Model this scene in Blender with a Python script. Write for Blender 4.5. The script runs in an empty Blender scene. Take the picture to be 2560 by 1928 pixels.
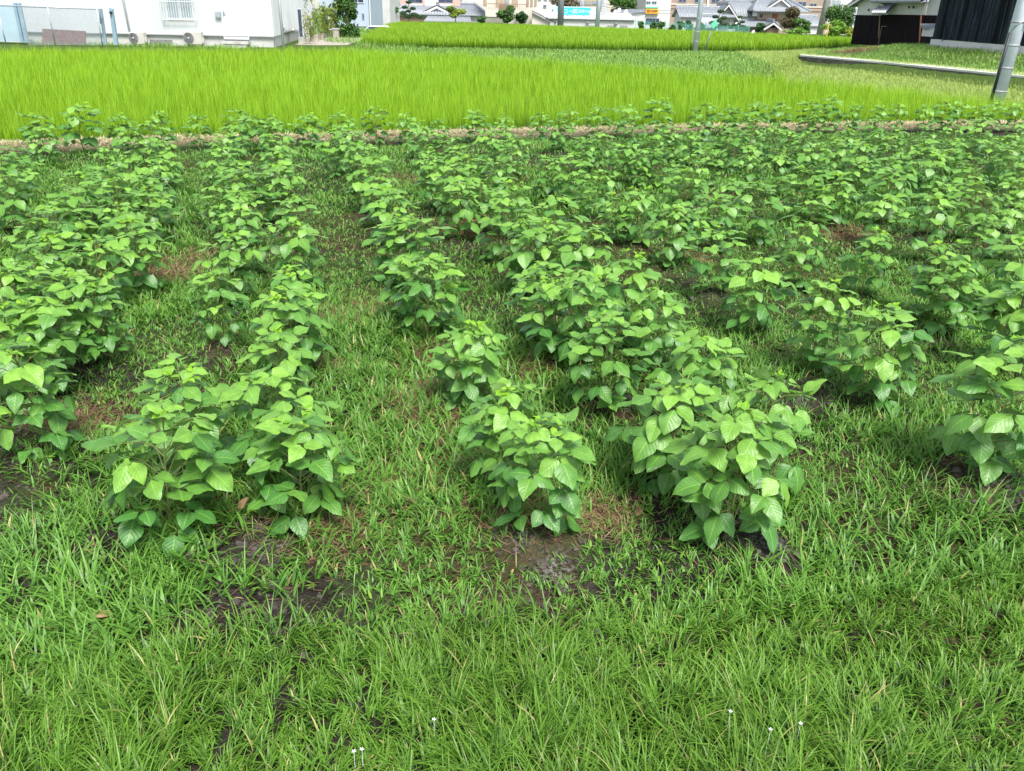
import bpy, math, random
import numpy as np
from mathutils import Vector, Matrix

# ------------------------------------------------------------------ camera, sky, sun
F = 2042.0; PITCH = math.radians(24.7); ROLL = math.radians(1.2); H = 2.2
SC = bpy.context.scene
cd = bpy.data.cameras.new("camera"); cam = bpy.data.objects.new("camera", cd); SC.collection.objects.link(cam)
cd.sensor_width = 36.0; cd.lens = 36.0 * F / 2560.0; cd.clip_end = 2000.0; cd.clip_start = 0.05
ROT = Matrix.Rotation(math.pi/2 - PITCH, 3, 'X') @ Matrix.Rotation(ROLL, 3, 'Z')
cam.matrix_world = Matrix.Translation((0, 0, H)) @ ROT.to_4x4()
SC.camera = cam
SC.render.resolution_x = 1024; SC.render.resolution_y = 771

SUN_EL = math.radians(58); SUN_AZ = math.radians(158)      # azimuth measured from +Y towards +X
w = bpy.data.worlds.new("World"); SC.world = w; w.use_nodes = True
nt = w.node_tree; bg = nt.nodes['Background']
sky = nt.nodes.new('ShaderNodeTexSky'); sky.sky_type = 'NISHITA'; sky.sun_disc = False
sky.sun_elevation = SUN_EL; sky.sun_rotation = SUN_AZ; sky.air_density = 1.0; sky.dust_density = 1.0; sky.ozone_density = 1.0
hsv = nt.nodes.new('ShaderNodeHueSaturation'); hsv.inputs['Saturation'].default_value = 0.45
nt.links.new(sky.outputs[0], hsv.inputs['Color']); nt.links.new(hsv.outputs[0], bg.inputs[0]); bg.inputs[1].default_value = 0.14
sd = bpy.data.lights.new("sun", 'SUN'); sd.energy = 3.5; sd.angle = math.radians(20); sd.color = (1, .965, .9)
so = bpy.data.objects.new("sun", sd); SC.collection.objects.link(so)
sv = Vector((math.sin(SUN_AZ)*math.cos(SUN_EL), math.cos(SUN_AZ)*math.cos(SUN_EL), math.sin(SUN_EL)))
so.rotation_euler = sv.to_track_quat('Z', 'Y').to_euler(); so.location = (0, 0, 30)
vs = SC.view_settings; vs.view_transform = 'Standard'; vs.look = 'None'; vs.exposure = 0.95; vs.gamma = 1.0
SC.cycles.max_bounces = 8; SC.cycles.diffuse_bounces = 4; SC.cycles.transmission_bounces = 6; SC.cycles.transparent_max_bounces = 8

RNG = np.random.default_rng(7); random.seed(7)

# ------------------------------------------------------------------ picture -> place
def ray(px, py):
    d = ROT @ Vector(((px-1280)/F, (964-py)/F, -1.0)); return d
def on(px, py, z=0.0):                      # the point of the plane at height z seen there
    d = ray(px, py); t = (z-H)/d.z; return (d.x*t, d.y*t)
def at(px, py, Y):                          # the point at forward distance Y seen there
    d = ray(px, py); t = Y/d.y; return (d.x*t, Y, H+d.z*t)

# ------------------------------------------------------------------ noise, polygons
def _hash(ix, iy, s):
    n = (ix*374761393 + iy*668265263 + s*1442695041) & 0x7fffffff
    n = ((n ^ (n >> 13))*1274126177) & 0x7fffffff
    return ((n ^ (n >> 16)) & 0xffff)/65535.0
def vnoise(x, y, s=0):
    x = np.asarray(x, float); y = np.asarray(y, float)
    ix = np.floor(x).astype(np.int64); iy = np.floor(y).astype(np.int64); fx = x-ix; fy = y-iy
    fx = fx*fx*(3-2*fx); fy = fy*fy*(3-2*fy)
    a = _hash(ix, iy, s); b = _hash(ix+1, iy, s); c = _hash(ix, iy+1, s); d = _hash(ix+1, iy+1, s)
    return (a*(1-fx)+b*fx)*(1-fy)+(c*(1-fx)+d*fx)*fy
def fbm(x, y, s=0, o=3):
    v = 0; a = .5; f = 1; t = 0
    for k in range(o):
        v = v+a*vnoise(np.asarray(x)*f, np.asarray(y)*f, s+k); t += a; a *= .5; f *= 2.03
    return v/t
def sdist(poly, X, Y):                      # signed distance, negative inside
    P = np.array(poly, float); n = len(P); d = np.full(X.shape, 1e9); ins = np.zeros(X.shape, bool)
    for i in range(n):
        ax, ay = P[i]; bx, by = P[(i+1) % n]; ex, ey = bx-ax, by-ay
        t = np.clip(((X-ax)*ex+(Y-ay)*ey)/(ex*ex+ey*ey+1e-12), 0, 1)
        d = np.minimum(d, np.hypot(X-ax-ex*t, Y-ay-ey*t))
        c = ((ay > Y) != (by > Y)) & (X < (bx-ax)*(Y-ay)/(by-ay+1e-12)+ax); ins ^= c
    return np.where(ins, -d, d)
def sstep(x, a, b):
    t = np.clip((x-a)/(b-a), 0, 1); return t*t*(3-2*t)

# ------------------------------------------------------------------ objects
def tag(o, label=None, cat=None, group=None, kind=None):
    if label: o['label'] = label
    if cat: o['category'] = cat
    if group: o['group'] = group
    if kind: o['kind'] = kind
    return o
def link(o, parent=None):
    SC.collection.objects.link(o)
    if parent: o.parent = parent
    return o
def np_mesh(name, V, Fs, smooth=True, attrs=None, uv=None):
    V = np.ascontiguousarray(V, np.float32); Fs = np.ascontiguousarray(Fs, np.int32); k = Fs.shape[1]
    me = bpy.data.meshes.new(name); me.vertices.add(len(V)); me.vertices.foreach_set('co', V.ravel())
    me.loops.add(Fs.size); me.loops.foreach_set('vertex_index', Fs.ravel())
    me.polygons.add(len(Fs)); me.polygons.foreach_set('loop_start', np.arange(0, Fs.size, k, dtype=np.int32))
    me.update(calc_edges=True)
    if smooth: me.polygons.foreach_set('use_smooth', np.ones(len(Fs), bool))
    if attrs is not None:
        a = me.attributes.new('tint', 'FLOAT_COLOR', 'POINT'); c = np.ones((len(V), 4), np.float32); c[:, :attrs.shape[1]] = attrs
        a.data.foreach_set('color', c.ravel())
    if uv is not None:
        l = me.uv_layers.new(name='UVMap'); l.data.foreach_set('uv', np.ascontiguousarray(uv[Fs.ravel()], np.float32).ravel())
    return me
def np_obj(name, me, mat, parent=None):
    if not me.materials: me.materials.append(mat)
    return link(bpy.data.objects.new(name, me), parent)
def empty(name, loc, label, cat, group=None, rz=0):
    o = bpy.data.objects.new(name, None); o.empty_display_size = .2; o.location = loc; o.rotation_euler = (0, 0, rz)
    link(o); return tag(o, label, cat, group)

class MB:
    """collects shapes; build() links them as one mesh object"""
    def __init__(s): s.v = []; s.f = []
    def add(s, vs, fs):
        b = len(s.v); s.v += [tuple(v) for v in vs]; s.f += [tuple(i+b for i in f) for f in fs]; return s
    def box(s, a, b, rz=0, c=None):
        x0, y0, z0 = a; x1, y1, z1 = b
        v = [(x0, y0, z0), (x1, y0, z0), (x1, y1, z0), (x0, y1, z0), (x0, y0, z1), (x1, y0, z1), (x1, y1, z1), (x0, y1, z1)]
        if rz:
            cx, cy = c or ((x0+x1)/2, (y0+y1)/2)
            v = [(cx+(x-cx)*math.cos(rz)-(y-cy)*math.sin(rz), cy+(x-cx)*math.sin(rz)+(y-cy)*math.cos(rz), z) for x, y, z in v]
        return s.add(v, [(0, 3, 2, 1), (4, 5, 6, 7), (0, 1, 5, 4), (1, 2, 6, 5), (2, 3, 7, 6), (3, 0, 4, 7)])
    def tube(s, p, q, r, r2=None, n=10, cap=True):
        p = Vector(p); q = Vector(q); r2 = r if r2 is None else r2; d = (q-p).normalized()
        u = d.orthogonal().normalized(); v = d.cross(u)
        vs = [p+(u*math.cos(t)+v*math.sin(t))*r for t in [2*math.pi*i/n for i in range(n)]]
        vs += [q+(u*math.cos(t)+v*math.sin(t))*r2 for t in [2*math.pi*i/n for i in range(n)]]
        fs = [(i, (i+1) % n, n+(i+1) % n, n+i) for i in range(n)]
        if cap: fs += [tuple(range(n-1, -1, -1)), tuple(range(n, 2*n))]
        return s.add(vs, fs)
    def path(s, pts, rs, n=6):
        for i in range(len(pts)-1): s.tube(pts[i], pts[i+1], rs[i], rs[i+1], n, cap=(i == len(pts)-2))
        return s
    def quad(s, *p): return s.add(p, [tuple(range(len(p)))])
    def slab(s, pts, th):                    # a planar polygon given thickness along its normal
        P = [Vector(p) for p in pts]; nn = (P[1]-P[0]).cross(P[2]-P[0]).normalized()*th; n = len(P)
        return s.add(P+[p-nn for p in P], [tuple(range(n)), tuple(range(2*n-1, n-1, -1))]+[(i, n+i, n+(i+1) % n, (i+1) % n) for i in range(n)])
    def ribs(s, a, b, c, d, n, amp, th=.05, rows=1):
        """roof or sheet between edge a-b (bottom) and d-c (top) with n rounded ribs running up the slope"""
        a, b, c, d = map(Vector, (a, b, c, d)); nn = (b-a).cross(d-a).normalized(); m = n*4; vs = []; fs = []
        for i in range(m+1):
            u = i/m; h = nn*(amp*math.cos(2*math.pi*n*u)+amp)
            vs += [a.lerp(b, u)+h, d.lerp(c, u)+h, a.lerp(b, u)-nn*th]
        for i in range(m):
            k = 3*i; fs += [(k, k+3, k+4, k+1), (k, k+2, k+5, k+3)]
        s.add(vs, fs); s.quad(a-nn*th, d-nn*th, c-nn*th, b-nn*th); return s
    def build(s, name, mat, parent=None, smooth=False, bevel=0):
        me = bpy.data.meshes.new(name); me.from_pydata(s.v, [], s.f); me.update()
        if smooth: me.polygons.foreach_set('use_smooth', np.ones(len(me.polygons), bool))
        me.materials.append(mat); o = link(bpy.data.objects.new(name, me), None)
        if parent:
            o.parent = parent; o.matrix_parent_inverse = Matrix.Translation(-Vector(parent.location))
        if bevel:
            m = o.modifiers.new('bevel', 'BEVEL'); m.width = bevel; m.segments = 2; m.limit_method = 'ANGLE'
        return o

# ------------------------------------------------------------------ materials
def newmat(name):
    m = bpy.data.materials.new(name); m.use_nodes = True; n = m.node_tree.nodes; l = m.node_tree.links
    return m, n, l, n['Principled BSDF']
def mixc(n, l, fac, a, b, mode='MIX'):
    m = n.new('ShaderNodeMix'); m.data_type = 'RGBA'; m.blend_type = mode
    for s, v in ((m.inputs[0], fac), (m.inputs[6], a), (m.inputs[7], b)):
        if hasattr(v, 'links'): l.new(v, s)
        elif isinstance(v, (int, float)): s.default_value = v
        else: s.default_value = (*v, 1)
    return m.outputs[2]
def math_(n, l, op, a, b=0.0, c=None):
    m = n.new('ShaderNodeMath'); m.operation = op
    for i, v in enumerate((a, b) if c is None else (a, b, c)):
        if hasattr(v, 'links'): l.new(v, m.inputs[i])
        else: m.inputs[i].default_value = v
    return m.outputs[0]
def noise_(n, l, scale, detail=3, coord='Object', rough=.55, stretch=None):
    tc = n.new('ShaderNodeTexCoord'); t = n.new('ShaderNodeTexNoise'); t.inputs['Scale'].default_value = scale
    t.inputs['Detail'].default_value = detail; t.inputs['Roughness'].default_value = rough
    if stretch:
        mp = n.new('ShaderNodeMapping'); mp.inputs['Scale'].default_value = stretch; l.new(tc.outputs[coord], mp.inputs[0]); l.new(mp.outputs[0], t.inputs[0])
    else: l.new(tc.outputs[coord], t.inputs[0])
    return t.outputs[0]
def ramp_(n, l, v, a, b):
    m = n.new('ShaderNodeMapRange'); m.inputs[1].default_value = a; m.inputs[2].default_value = b; l.new(v, m.inputs[0]); return m.outputs[0]
def surf(name, c1, c2=None, rough=.6, scale=6, metal=0, bump=0, stretch=None, lo=.35, hi=.65, detail=4):
    m, n, l, p = newmat(name); p.inputs['Roughness'].default_value = rough; p.inputs['Metallic'].default_value = metal
    c2 = c2 or tuple(x*.82 for x in c1)
    nz = noise_(n, l, scale, detail, stretch=stretch); l.new(mixc(n, l, ramp_(n, l, nz, lo, hi), c1, c2), p.inputs['Base Color'])
    if bump:
        b = n.new('ShaderNodeBump'); b.inputs['Strength'].default_value = bump; b.inputs['Distance'].default_value = .02; l.new(nz, b.inputs['Height']); l.new(b.outputs[0], p.inputs['Normal'])
    return m
def leafmat(name, dark, light, back=None, tip=None, transl=.3, rough=.5, veins=False, spec=.4, dry=None, base=None):
    m, n, l, p = newmat(name); out = n['Material Output']
    at_ = n.new('ShaderNodeAttribute'); at_.attribute_name = 'tint'; sp = n.new('ShaderNodeSeparateColor'); l.new(at_.outputs['Color'], sp.inputs[0])
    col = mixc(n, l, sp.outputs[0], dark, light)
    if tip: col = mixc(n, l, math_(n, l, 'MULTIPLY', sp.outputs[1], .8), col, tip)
    if base: col = mixc(n, l, ramp_(n, l, sp.outputs[1], .42, .02), col, base)  # blade foot darker: stem green, with shade between plants painted in
    if dry: col = mixc(n, l, math_(n, l, 'GREATER_THAN', sp.outputs[2], .975), col, dry)
    if veins:
        uv = n.new('ShaderNodeUVMap'); sx = n.new('ShaderNodeSeparateXYZ'); l.new(uv.outputs[0], sx.inputs[0])
        au = math_(n, l, 'ABSOLUTE', sx.outputs[0])
        mid = math_(n, l, 'LESS_THAN', au, .045)
        ph = math_(n, l, 'SUBTRACT', math_(n, l, 'MULTIPLY', sx.outputs[1], 7.0), math_(n, l, 'MULTIPLY', au, 2.0))
        fr = math_(n, l, 'ABSOLUTE', math_(n, l, 'SUBTRACT', math_(n, l, 'FRACT', ph), .5))
        sv_ = math_(n, l, 'GREATER_THAN', fr, .44)
        vein = math_(n, l, 'MAXIMUM', mid, math_(n, l, 'MULTIPLY', sv_, .45))
        nz = noise_(n, l, 28, 4); blot = ramp_(n, l, nz, .35, .7)
        col = mixc(n, l, math_(n, l, 'MULTIPLY', blot, .35), col, tuple(x*.62 for x in dark))
        col = mixc(n, l, math_(n, l, 'MULTIPLY', vein, .38), col, tuple(min(1, x*1.5) for x in light))
        col = mixc(n, l, math_(n, l, 'MULTIPLY', ramp_(n, l, noise_(n, l, 75, 2), .70, .76), .6), col, (.22, .17, .04))
        bp = n.new('ShaderNodeBump'); bp.inputs['Strength'].default_value = .35; bp.inputs['Distance'].default_value = .003
        hgt = math_(n, l, 'ADD', math_(n, l, 'MULTIPLY', fr, -1.4), math_(n, l, 'MULTIPLY', nz, .5))
        l.new(hgt, bp.inputs['Height']); l.new(bp.outputs[0], p.inputs['Normal'])
    if back:
        g = n.new('ShaderNodeNewGeometry'); col = mixc(n, l, g.outputs['Backfacing'], col, back)
    l.new(col, p.inputs['Base Color']); p.inputs['Roughness'].default_value = rough; p.inputs['Specular IOR Level'].default_value = spec
    tr = n.new('ShaderNodeBsdfTranslucent'); l.new(mixc(n, l, .5, col, light), tr.inputs[0])
    mx = n.new('ShaderNodeMixShader'); mx.inputs[0].default_value = transl
    l.new(p.outputs[0], mx.inputs[1]); l.new(tr.outputs[0], mx.inputs[2]); l.new(mx.outputs[0], out.inputs[0]); return m

M = {}
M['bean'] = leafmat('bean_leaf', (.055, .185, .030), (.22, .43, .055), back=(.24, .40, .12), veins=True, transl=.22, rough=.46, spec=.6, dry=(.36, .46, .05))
M['bean_young'] = leafmat('bean_young_leaf', (.19, .42, .025), (.30, .54, .04), back=(.3, .5, .12), veins=True, transl=.4, rough=.5)
M['bean_stem'] = surf('bean_stem', (.14, .22, .05), (.17, .15, .06), rough=.7, scale=12)
M['yellow_leaf'] = leafmat('yellow_leaf', (.62, .38, .02), (.75, .45, .06), transl=.2)
M['pale_leaf'] = leafmat('pale_leaf', (.42, .56, .22), (.55, .66, .3), transl=.2, veins=True)
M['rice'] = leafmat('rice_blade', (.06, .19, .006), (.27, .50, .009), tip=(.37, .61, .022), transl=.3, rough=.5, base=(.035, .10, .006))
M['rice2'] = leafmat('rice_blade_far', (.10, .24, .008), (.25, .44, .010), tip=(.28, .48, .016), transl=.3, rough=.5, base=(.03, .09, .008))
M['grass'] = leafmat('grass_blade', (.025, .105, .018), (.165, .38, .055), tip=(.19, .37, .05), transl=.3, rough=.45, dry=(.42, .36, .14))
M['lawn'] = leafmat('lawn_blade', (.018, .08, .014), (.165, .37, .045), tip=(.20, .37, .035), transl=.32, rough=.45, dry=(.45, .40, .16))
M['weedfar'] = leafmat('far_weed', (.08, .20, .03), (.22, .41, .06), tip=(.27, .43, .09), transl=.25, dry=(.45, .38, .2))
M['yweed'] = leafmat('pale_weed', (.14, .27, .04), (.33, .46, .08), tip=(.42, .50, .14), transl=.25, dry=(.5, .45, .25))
M['clover'] = leafmat('clover_leaf', (.08, .22, .025), (.20, .36, .04), transl=.3)
M['straw'] = leafmat('straw', (.38, .30, .17), (.68, .60, .40), transl=.1, rough=.7)
M['redstraw'] = leafmat('red_straw', (.12, .06, .034), (.30, .18, .105), transl=.1, rough=.8, dry=(.5, .4, .25))
M['bush'] = leafmat('bush_leaf', (.03, .09, .018), (.09, .20, .03), transl=.2)
M['pine'] = leafmat('pine_leaf', (.02, .07, .02), (.05, .13, .03), transl=.15)
M['bushy'] = leafmat('yellow_bush_leaf', (.12, .20, .02), (.30, .36, .04), transl=.25)
M['bushr'] = leafmat('red_bush_leaf', (.07, .05, .025), (.14, .12, .05), transl=.2)
M['bark'] = surf('bark', (.12, .085, .06), (.2, .15, .11), rough=.9, scale=14, bump=.5)
M['white_wall'] = surf('white_sheet_wall', (.58, .60, .61), (.50, .53, .55), rough=.45, scale=.9, stretch=(1, 1, .25), lo=.3, hi=.8)
M['white'] = surf('white_paint', (.66, .67, .68), (.58, .59, .60), rough=.4, scale=3)
M['plaster'] = surf('white_plaster', (.60, .60, .59), (.53, .53, .52), rough=.8, scale=1.4)
M['cream'] = surf('cream_wall', (.62, .58, .50), (.56, .52, .45), rough=.8, scale=1.2)
M['paleblue'] = surf('pale_blue_wall', (.42, .48, .58), (.38, .44, .54), rough=.7, scale=.6)
M['concrete'] = surf('concrete', (.46, .46, .43), (.30, .30, .28), rough=.85, scale=3, bump=.4)
M['path'] = surf('path_concrete', (.56, .56, .54), (.46, .46, .44), rough=.85, scale=1.2)
M['darkconc'] = surf('shade_painted_concrete', (.07, .065, .055), (.14, .13, .11), rough=.9, scale=4)  # shade on the canal wall's face put into the concrete colour
M['tile'] = surf('roof_tile', (.22, .24, .27), (.16, .18, .20), rough=.45, scale=3)
M['tiled'] = surf('dark_roof_tile', (.22, .24, .28), (.32, .35, .39), rough=.4, scale=3)
M['glass'] = surf('dark_glass', (.03, .045, .09), (.07, .09, .15), rough=.12, scale=2)
M['glassl'] = surf('light_glass', (.35, .42, .46), (.25, .33, .38), rough=.15, scale=1.5)
M['frame'] = surf('grey_frame', (.30, .30, .31), rough=.4, scale=4)
M['brownframe'] = surf('brown_frame', (.20, .13, .09), (.26, .17, .12), rough=.6, scale=5)
M['tan'] = surf('tan_wall', (.45, .36, .26), (.40, .31, .22), rough=.8, scale=2)
M['salmon'] = surf('salmon_wall', (.66, .38, .32), (.6, .35, .3), rough=.8, scale=2)
M['brownapt'] = surf('brown_tile_wall', (.36, .27, .22), (.32, .24, .19), rough=.8, scale=.5)
M['acgrey'] = surf('unit_grille', (.17, .17, .18), (.26, .26, .27), rough=.6, scale=9)
M['ac'] = surf('unit_casing', (.52, .50, .46), (.46, .44, .41), rough=.45, scale=3)
M['navy'] = surf('coil_fins', (.035, .05, .09), (.06, .08, .13), rough=.5, scale=9)
M['steelblue'] = surf('blue_steel', (.26, .37, .45), (.21, .31, .39), rough=.5, scale=4)
M['gate'] = surf('pale_blue_sheet', (.38, .50, .56), (.34, .46, .53), rough=.5, scale=2)
M['galv'] = surf('galvanised', (.45, .50, .55), (.35, .40, .45), rough=.45, scale=8, metal=.4)
M['rust'] = surf('brown_sheet', (.20, .09, .08), (.26, .12, .10), rough=.7, scale=5)
M['pole'] = surf('concrete_pole', (.66, .72, .80), (.58, .64, .72), rough=.75, scale=5)
M['poleo'] = surf('old_pole', (.24, .25, .27), (.31, .32, .34), rough=.8, scale=5)
M['black'] = surf('black_cover', (.02, .025, .03), rough=.5, scale=5)
M['cyan'] = surf('cyan_sign', (.02, .55, .78), (.03, .5, .74), rough=.4, scale=2)
M['cyanl'] = surf('light_cyan_sign', (.5, .82, .90), rough=.4, scale=2)
M['orange'] = surf('orange_sign', (.9, .48, .03), (.85, .42, .03), rough=.4, scale=2)
M['redink'] = surf('red_ink', (.35, .06, .02), rough=.5)
M['greensign'] = surf('green_sign', (.10, .50, .30), (.13, .55, .36), rough=.4, scale=3)
M['net'] = surf('green_net', (.12, .42, .33), (.18, .5, .42), rough=.7, scale=3)
M['yellow'] = surf('yellow_pipe', (.8, .45, .03), rough=.5)
M['redwood'] = surf('red_wood', (.30, .11, .06), (.22, .09, .05), rough=.7, scale=5)
M['silver'] = surf('foil', (.6, .6, .6), (.35, .35, .36), rough=.35, scale=12, metal=.7)
M['clod'] = surf('soil_clod', (.04, .032, .028), (.085, .07, .06), rough=.95, scale=20)
M['deadleaf'] = surf('dead_leaf', (.42, .27, .15), (.30, .17, .09), rough=.8, scale=20)
M['petal'] = surf('petal', (.85, .85, .85), rough=.6)
M['stone'] = surf('field_stone', (.42, .38, .31), (.25, .23, .2), rough=.9, scale=4, bump=.5)

def board_mat(name, c1, c2, c3, wave, axis='X'):
    m, n, l, p = newmat(name); p.inputs['Roughness'].default_value = .9; p.inputs['Specular IOR Level'].default_value = .12
    tc = n.new('ShaderNodeTexCoord')
    nz = noise_(n, l, 1.0, 5, stretch=(3.4, 3.4, .16), rough=.7)
    nf = noise_(n, l, 1.0, 5, stretch=(22, 22, .8), rough=.7)
    a = ramp_(n, l, nz, .42, .70); col = mixc(n, l, a, c1, c2)
    col = mixc(n, l, math_(n, l, 'MULTIPLY', ramp_(n, l, nf, .5, .72), .75), col, c3)
    wv = n.new('ShaderNodeTexWave'); wv.bands_direction = axis; wv.inputs['Scale'].default_value = wave; wv.inputs['Distortion'].default_value = 0
    l.new(tc.outputs['Object'], wv.inputs[0]); gap = math_(n, l, 'LESS_THAN', wv.outputs['Fac'], .06)
    l.new(mixc(n, l, gap, col, (.006, .007, .009)), p.inputs['Base Color']); return m
M['char'] = board_mat('charred_boards', (.006, .009, .014), (.022, .032, .045), (.11, .13, .15), 1.3)
M['char2'] = board_mat('dark_brown_boards', (.008, .005, .008), (.014, .010, .012), (.035, .024, .022), 1.4)

# ------------------------------------------------------------------ where the fields lie (metres)
BUND_PX = [(-300, 358), (0, 350), (400, 338), (700, 333), (960, 326), (1280, 320), (1740, 309), (2100, 305), (2560, 300), (2900, 296)]
BUND = [on(x, y, .13) for x, y in BUND_PX]
bx = np.array([b[0] for b in BUND]); by = np.array([b[1] for b in BUND])
def bund_y(x): return np.interp(x, bx, by)
PAD = -.28                                  # level of the lower paddy
RTOP = PAD+.74
low_far = [on(x, y, RTOP) for x, y in [(-500, 107), (0, 112), (500, 113), (870, 116), (1180, 129), (1500, 149), (1800, 170), (2100, 190), (2300, 209), (2480, 230), (2800, 256)]]
LOWRICE = [(b[0], b[1]+.34) for b in BUND] + low_far[::-1]
UZ = -.05; UTOP = UZ+.72
up_front = [on(x, y, UZ) for x, y in [(905, 121), (1100, 125), (1300, 128), (1500, 131), (1740, 133), (1950, 133), (2060, 123), (2150, 115)]]
up_far = [on(x, y, UTOP) for x, y in [(2000, 85), (1800, 76), (1500, 66), (1200, 55), (985, 52)]]
UPRICE = up_front+up_far+[(-12.0, 75)]
LOWR = [low_far[i] for i in range(4, len(low_far))]  # right-hand edge of the paddy
ROWA = math.radians(14.0)

BACK=[(75,278),(190,267),(290,282),(400,280),(490,283),(592,273),(676,281),(762,278),(850,275),(937,262),(1020,280),(1100,297),(1188,274),(1267,286),(1352,280),(1422,268),(1500,262),(1565,260),(1650,242),(1770,253),(1835,265),(1895,252),(1958,254),(2030,250),(2076,238),(2138,260),(2195,265),(2255,262),(2312,262),(2365,252),(2410,252),(2455,262),(2497,252),(2545,255)]
FIELD=[(100,318),(35,370),(5,395),(5,450),(320,325),(375,325),(255,375),(350,355),(395,365),(310,405),(380,400),(245,425),(370,440),(195,450),(285,455),(350,475),(200,485),(130,500),(290,520),(150,535),(85,545),(330,565),(110,585),(215,605),(60,655),(5,670),(165,695),(240,695),(90,755),(20,765),(60,875),
(590,320),(625,300),(690,320),(560,345),(680,350),(575,400),(555,380),(700,395),(590,440),(690,430),(545,470),(600,480),(590,530),(735,480),(730,555),(560,590),(720,640),(533,672),(719,706),(678,794),(430,905),(690,920),(370,1035),(725,1015),
(860,315),(885,335),(840,345),(895,380),(925,410),(950,440),(975,475),(995,545),(1045,555),(1065,650),(1010,615),(1145,760),(1260,930),(1360,1030),
(1040,310),(1075,335),(1110,340),(1070,370),(1140,370),(1095,405),(1175,400),(1150,425),(1230,410),(1150,465),(1270,460),(1265,510),(1200,455),(1390,515),(1310,565),(1380,570),(1460,590),(1370,645),(1400,690),(1530,790),(1480,702),(1660,710),(1790,820),(1690,920),(1960,945),(1880,1040),
(1400,300),(1460,345),(1250,315),(1290,350),(1225,335),(1370,390),(1435,400),(1505,345),(1490,430),(1905,640),(2060,715),(2250,770),(2400,650),(2355,622),(2520,910),(2550,710),
(1595,480),(1550,478),(1720,515),(1680,525),(1790,487),(1905,475),(1825,445),(1805,580),(1560,670),(2025,520),(2010,562),(2100,442),(2220,475),(2340,462),(2330,512),(2450,470),(2530,455),(2450,540),(2185,580),(2545,515),(2555,610),
(1590,300),(1630,325),(1680,320),(1730,330),(1755,303),(1810,328),(1840,340),(1890,300),(1885,335),(1940,325),(1980,335),(2030,345),(1560,365),(1600,372),(1655,370),(1790,375),(1870,382),(1955,392),(2030,380),(1740,400),(1715,435),(2020,435),(2035,302),
(2190,300),(2120,325),(2185,342),(2240,322),(2320,322),(2380,322),(2445,320),(2470,300),(2540,310),(2540,345),(2240,358),(2390,348),(2310,368),(2160,372),(2100,360),(2480,362),(2360,388),(2440,392),(2540,378),(2150,407),(2240,410),(2330,408),(2420,425),(2550,415),(2220,438)]
PLANTS = []                                  # x, y, height, back-row?
for px, py in BACK:
    x, y = on(px, py, .6); y2 = float(bund_y(x))-1.0
    d = ray(px, py); t = y2/d.y; PLANTS.append((d.x*t, y2+random.uniform(-.1, .1), min(.85, max(.45, H+d.z*t)), 1))
for px, py in FIELD:
    hp = .61+.08*min(1, max(0, (py-500)/300)); x, y = on(px, py, hp-.02); PLANTS.append((x, y, hp*random.uniform(.76, .94)*(1.06 if py < 600 else 1.06 if px > 1400 else .97), 0))
PXY = np.array([p[:2] for p in PLANTS])

# bare soil and dead straw patches: picture position, radius
SOIL = [(330,1370,.24),(620,1390,.22),(700,1560,.24),(560,1580,.24),(1350,1410,.27),(1280,1540,.26),(1880,1370,.22),(1950,1430,.16),(2420,1230,.3),(2520,1250,.28),(110,1110,.26),(30,1290,.26),(1520,1020,.2),(1650,1150,.16),(540,915,.2),(2010,1010,.2),(1450,1560,.14),(1780,770,.2)]
RED = [(1060,980,.22),(1090,1060,.24),(830,925,.14),(190,1080,.2),(380,690,.3),(450,640,.25),(1180,590,.28),(1160,560,.25),(2120,590,.3),(820,1330,.2),(1180,1180,.2),(1500,1280,.16),(970,1200,.2),(1330,1290,.2),(900,780,.25),(1030,450,.35),(1290,460,.3),(1350,930,.18),(2420,520,.3),(1720,640,.2),(560,1290,.16),(1080,900,.2)]
ASH = [(430,1385,.10),(690,1395,.08),(1390,1445,.09),(1905,1375,.10),(2490,1240,.13),(1540,1010,.1),(1300,1380,.06),(640,900,.1)]
def patch(lst, X, Y, k=1.0):
    v = np.zeros(np.shape(X))
    for px, py, r in lst:
        cx, cy = on(px, py, 0); d2 = ((X-cx)**2+((Y-cy)*.9)**2)/(r*k)**2; v = np.maximum(v, np.exp(-d2*1.1))
    return v
LAWN_PX = [(-900, 1720), (0, 1700), (400, 1660), (800, 1600), (1250, 1590), (1500, 1560), (1800, 1510), (2560, 1400), (3400, 1300)]
lw = [on(x, y, 0) for x, y in LAWN_PX]; lwx = np.array([a[0] for a in lw]); lwy = np.array([a[1] for a in lw])
def lawn_y(x): return np.interp(x, lwx, lwy)

# path and bank on the right (metres)
PATH_A = [on(x, y, .05) for x, y in [(2000, 135), (2200, 152), (2380, 168), (2560, 184), (2760, 203)]]   # far edge
PATH_B = [on(x, y, .05) for x, y in [(2000, 139), (2100, 147), (2250, 161), (2400, 176), (2560, 192), (2760, 213)]]   # near edge
BANK = PATH_A+[(60, PATH_A[-1][1]-4), (60, 70), (on(1950, 104, .1)[0]+4, 62), on(2180, 104, .3), on(2060, 122, .1)]
CANAL = PATH_B+[(p[0]+.0, p[1]-1.0) for p in PATH_B[::-1]]

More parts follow.
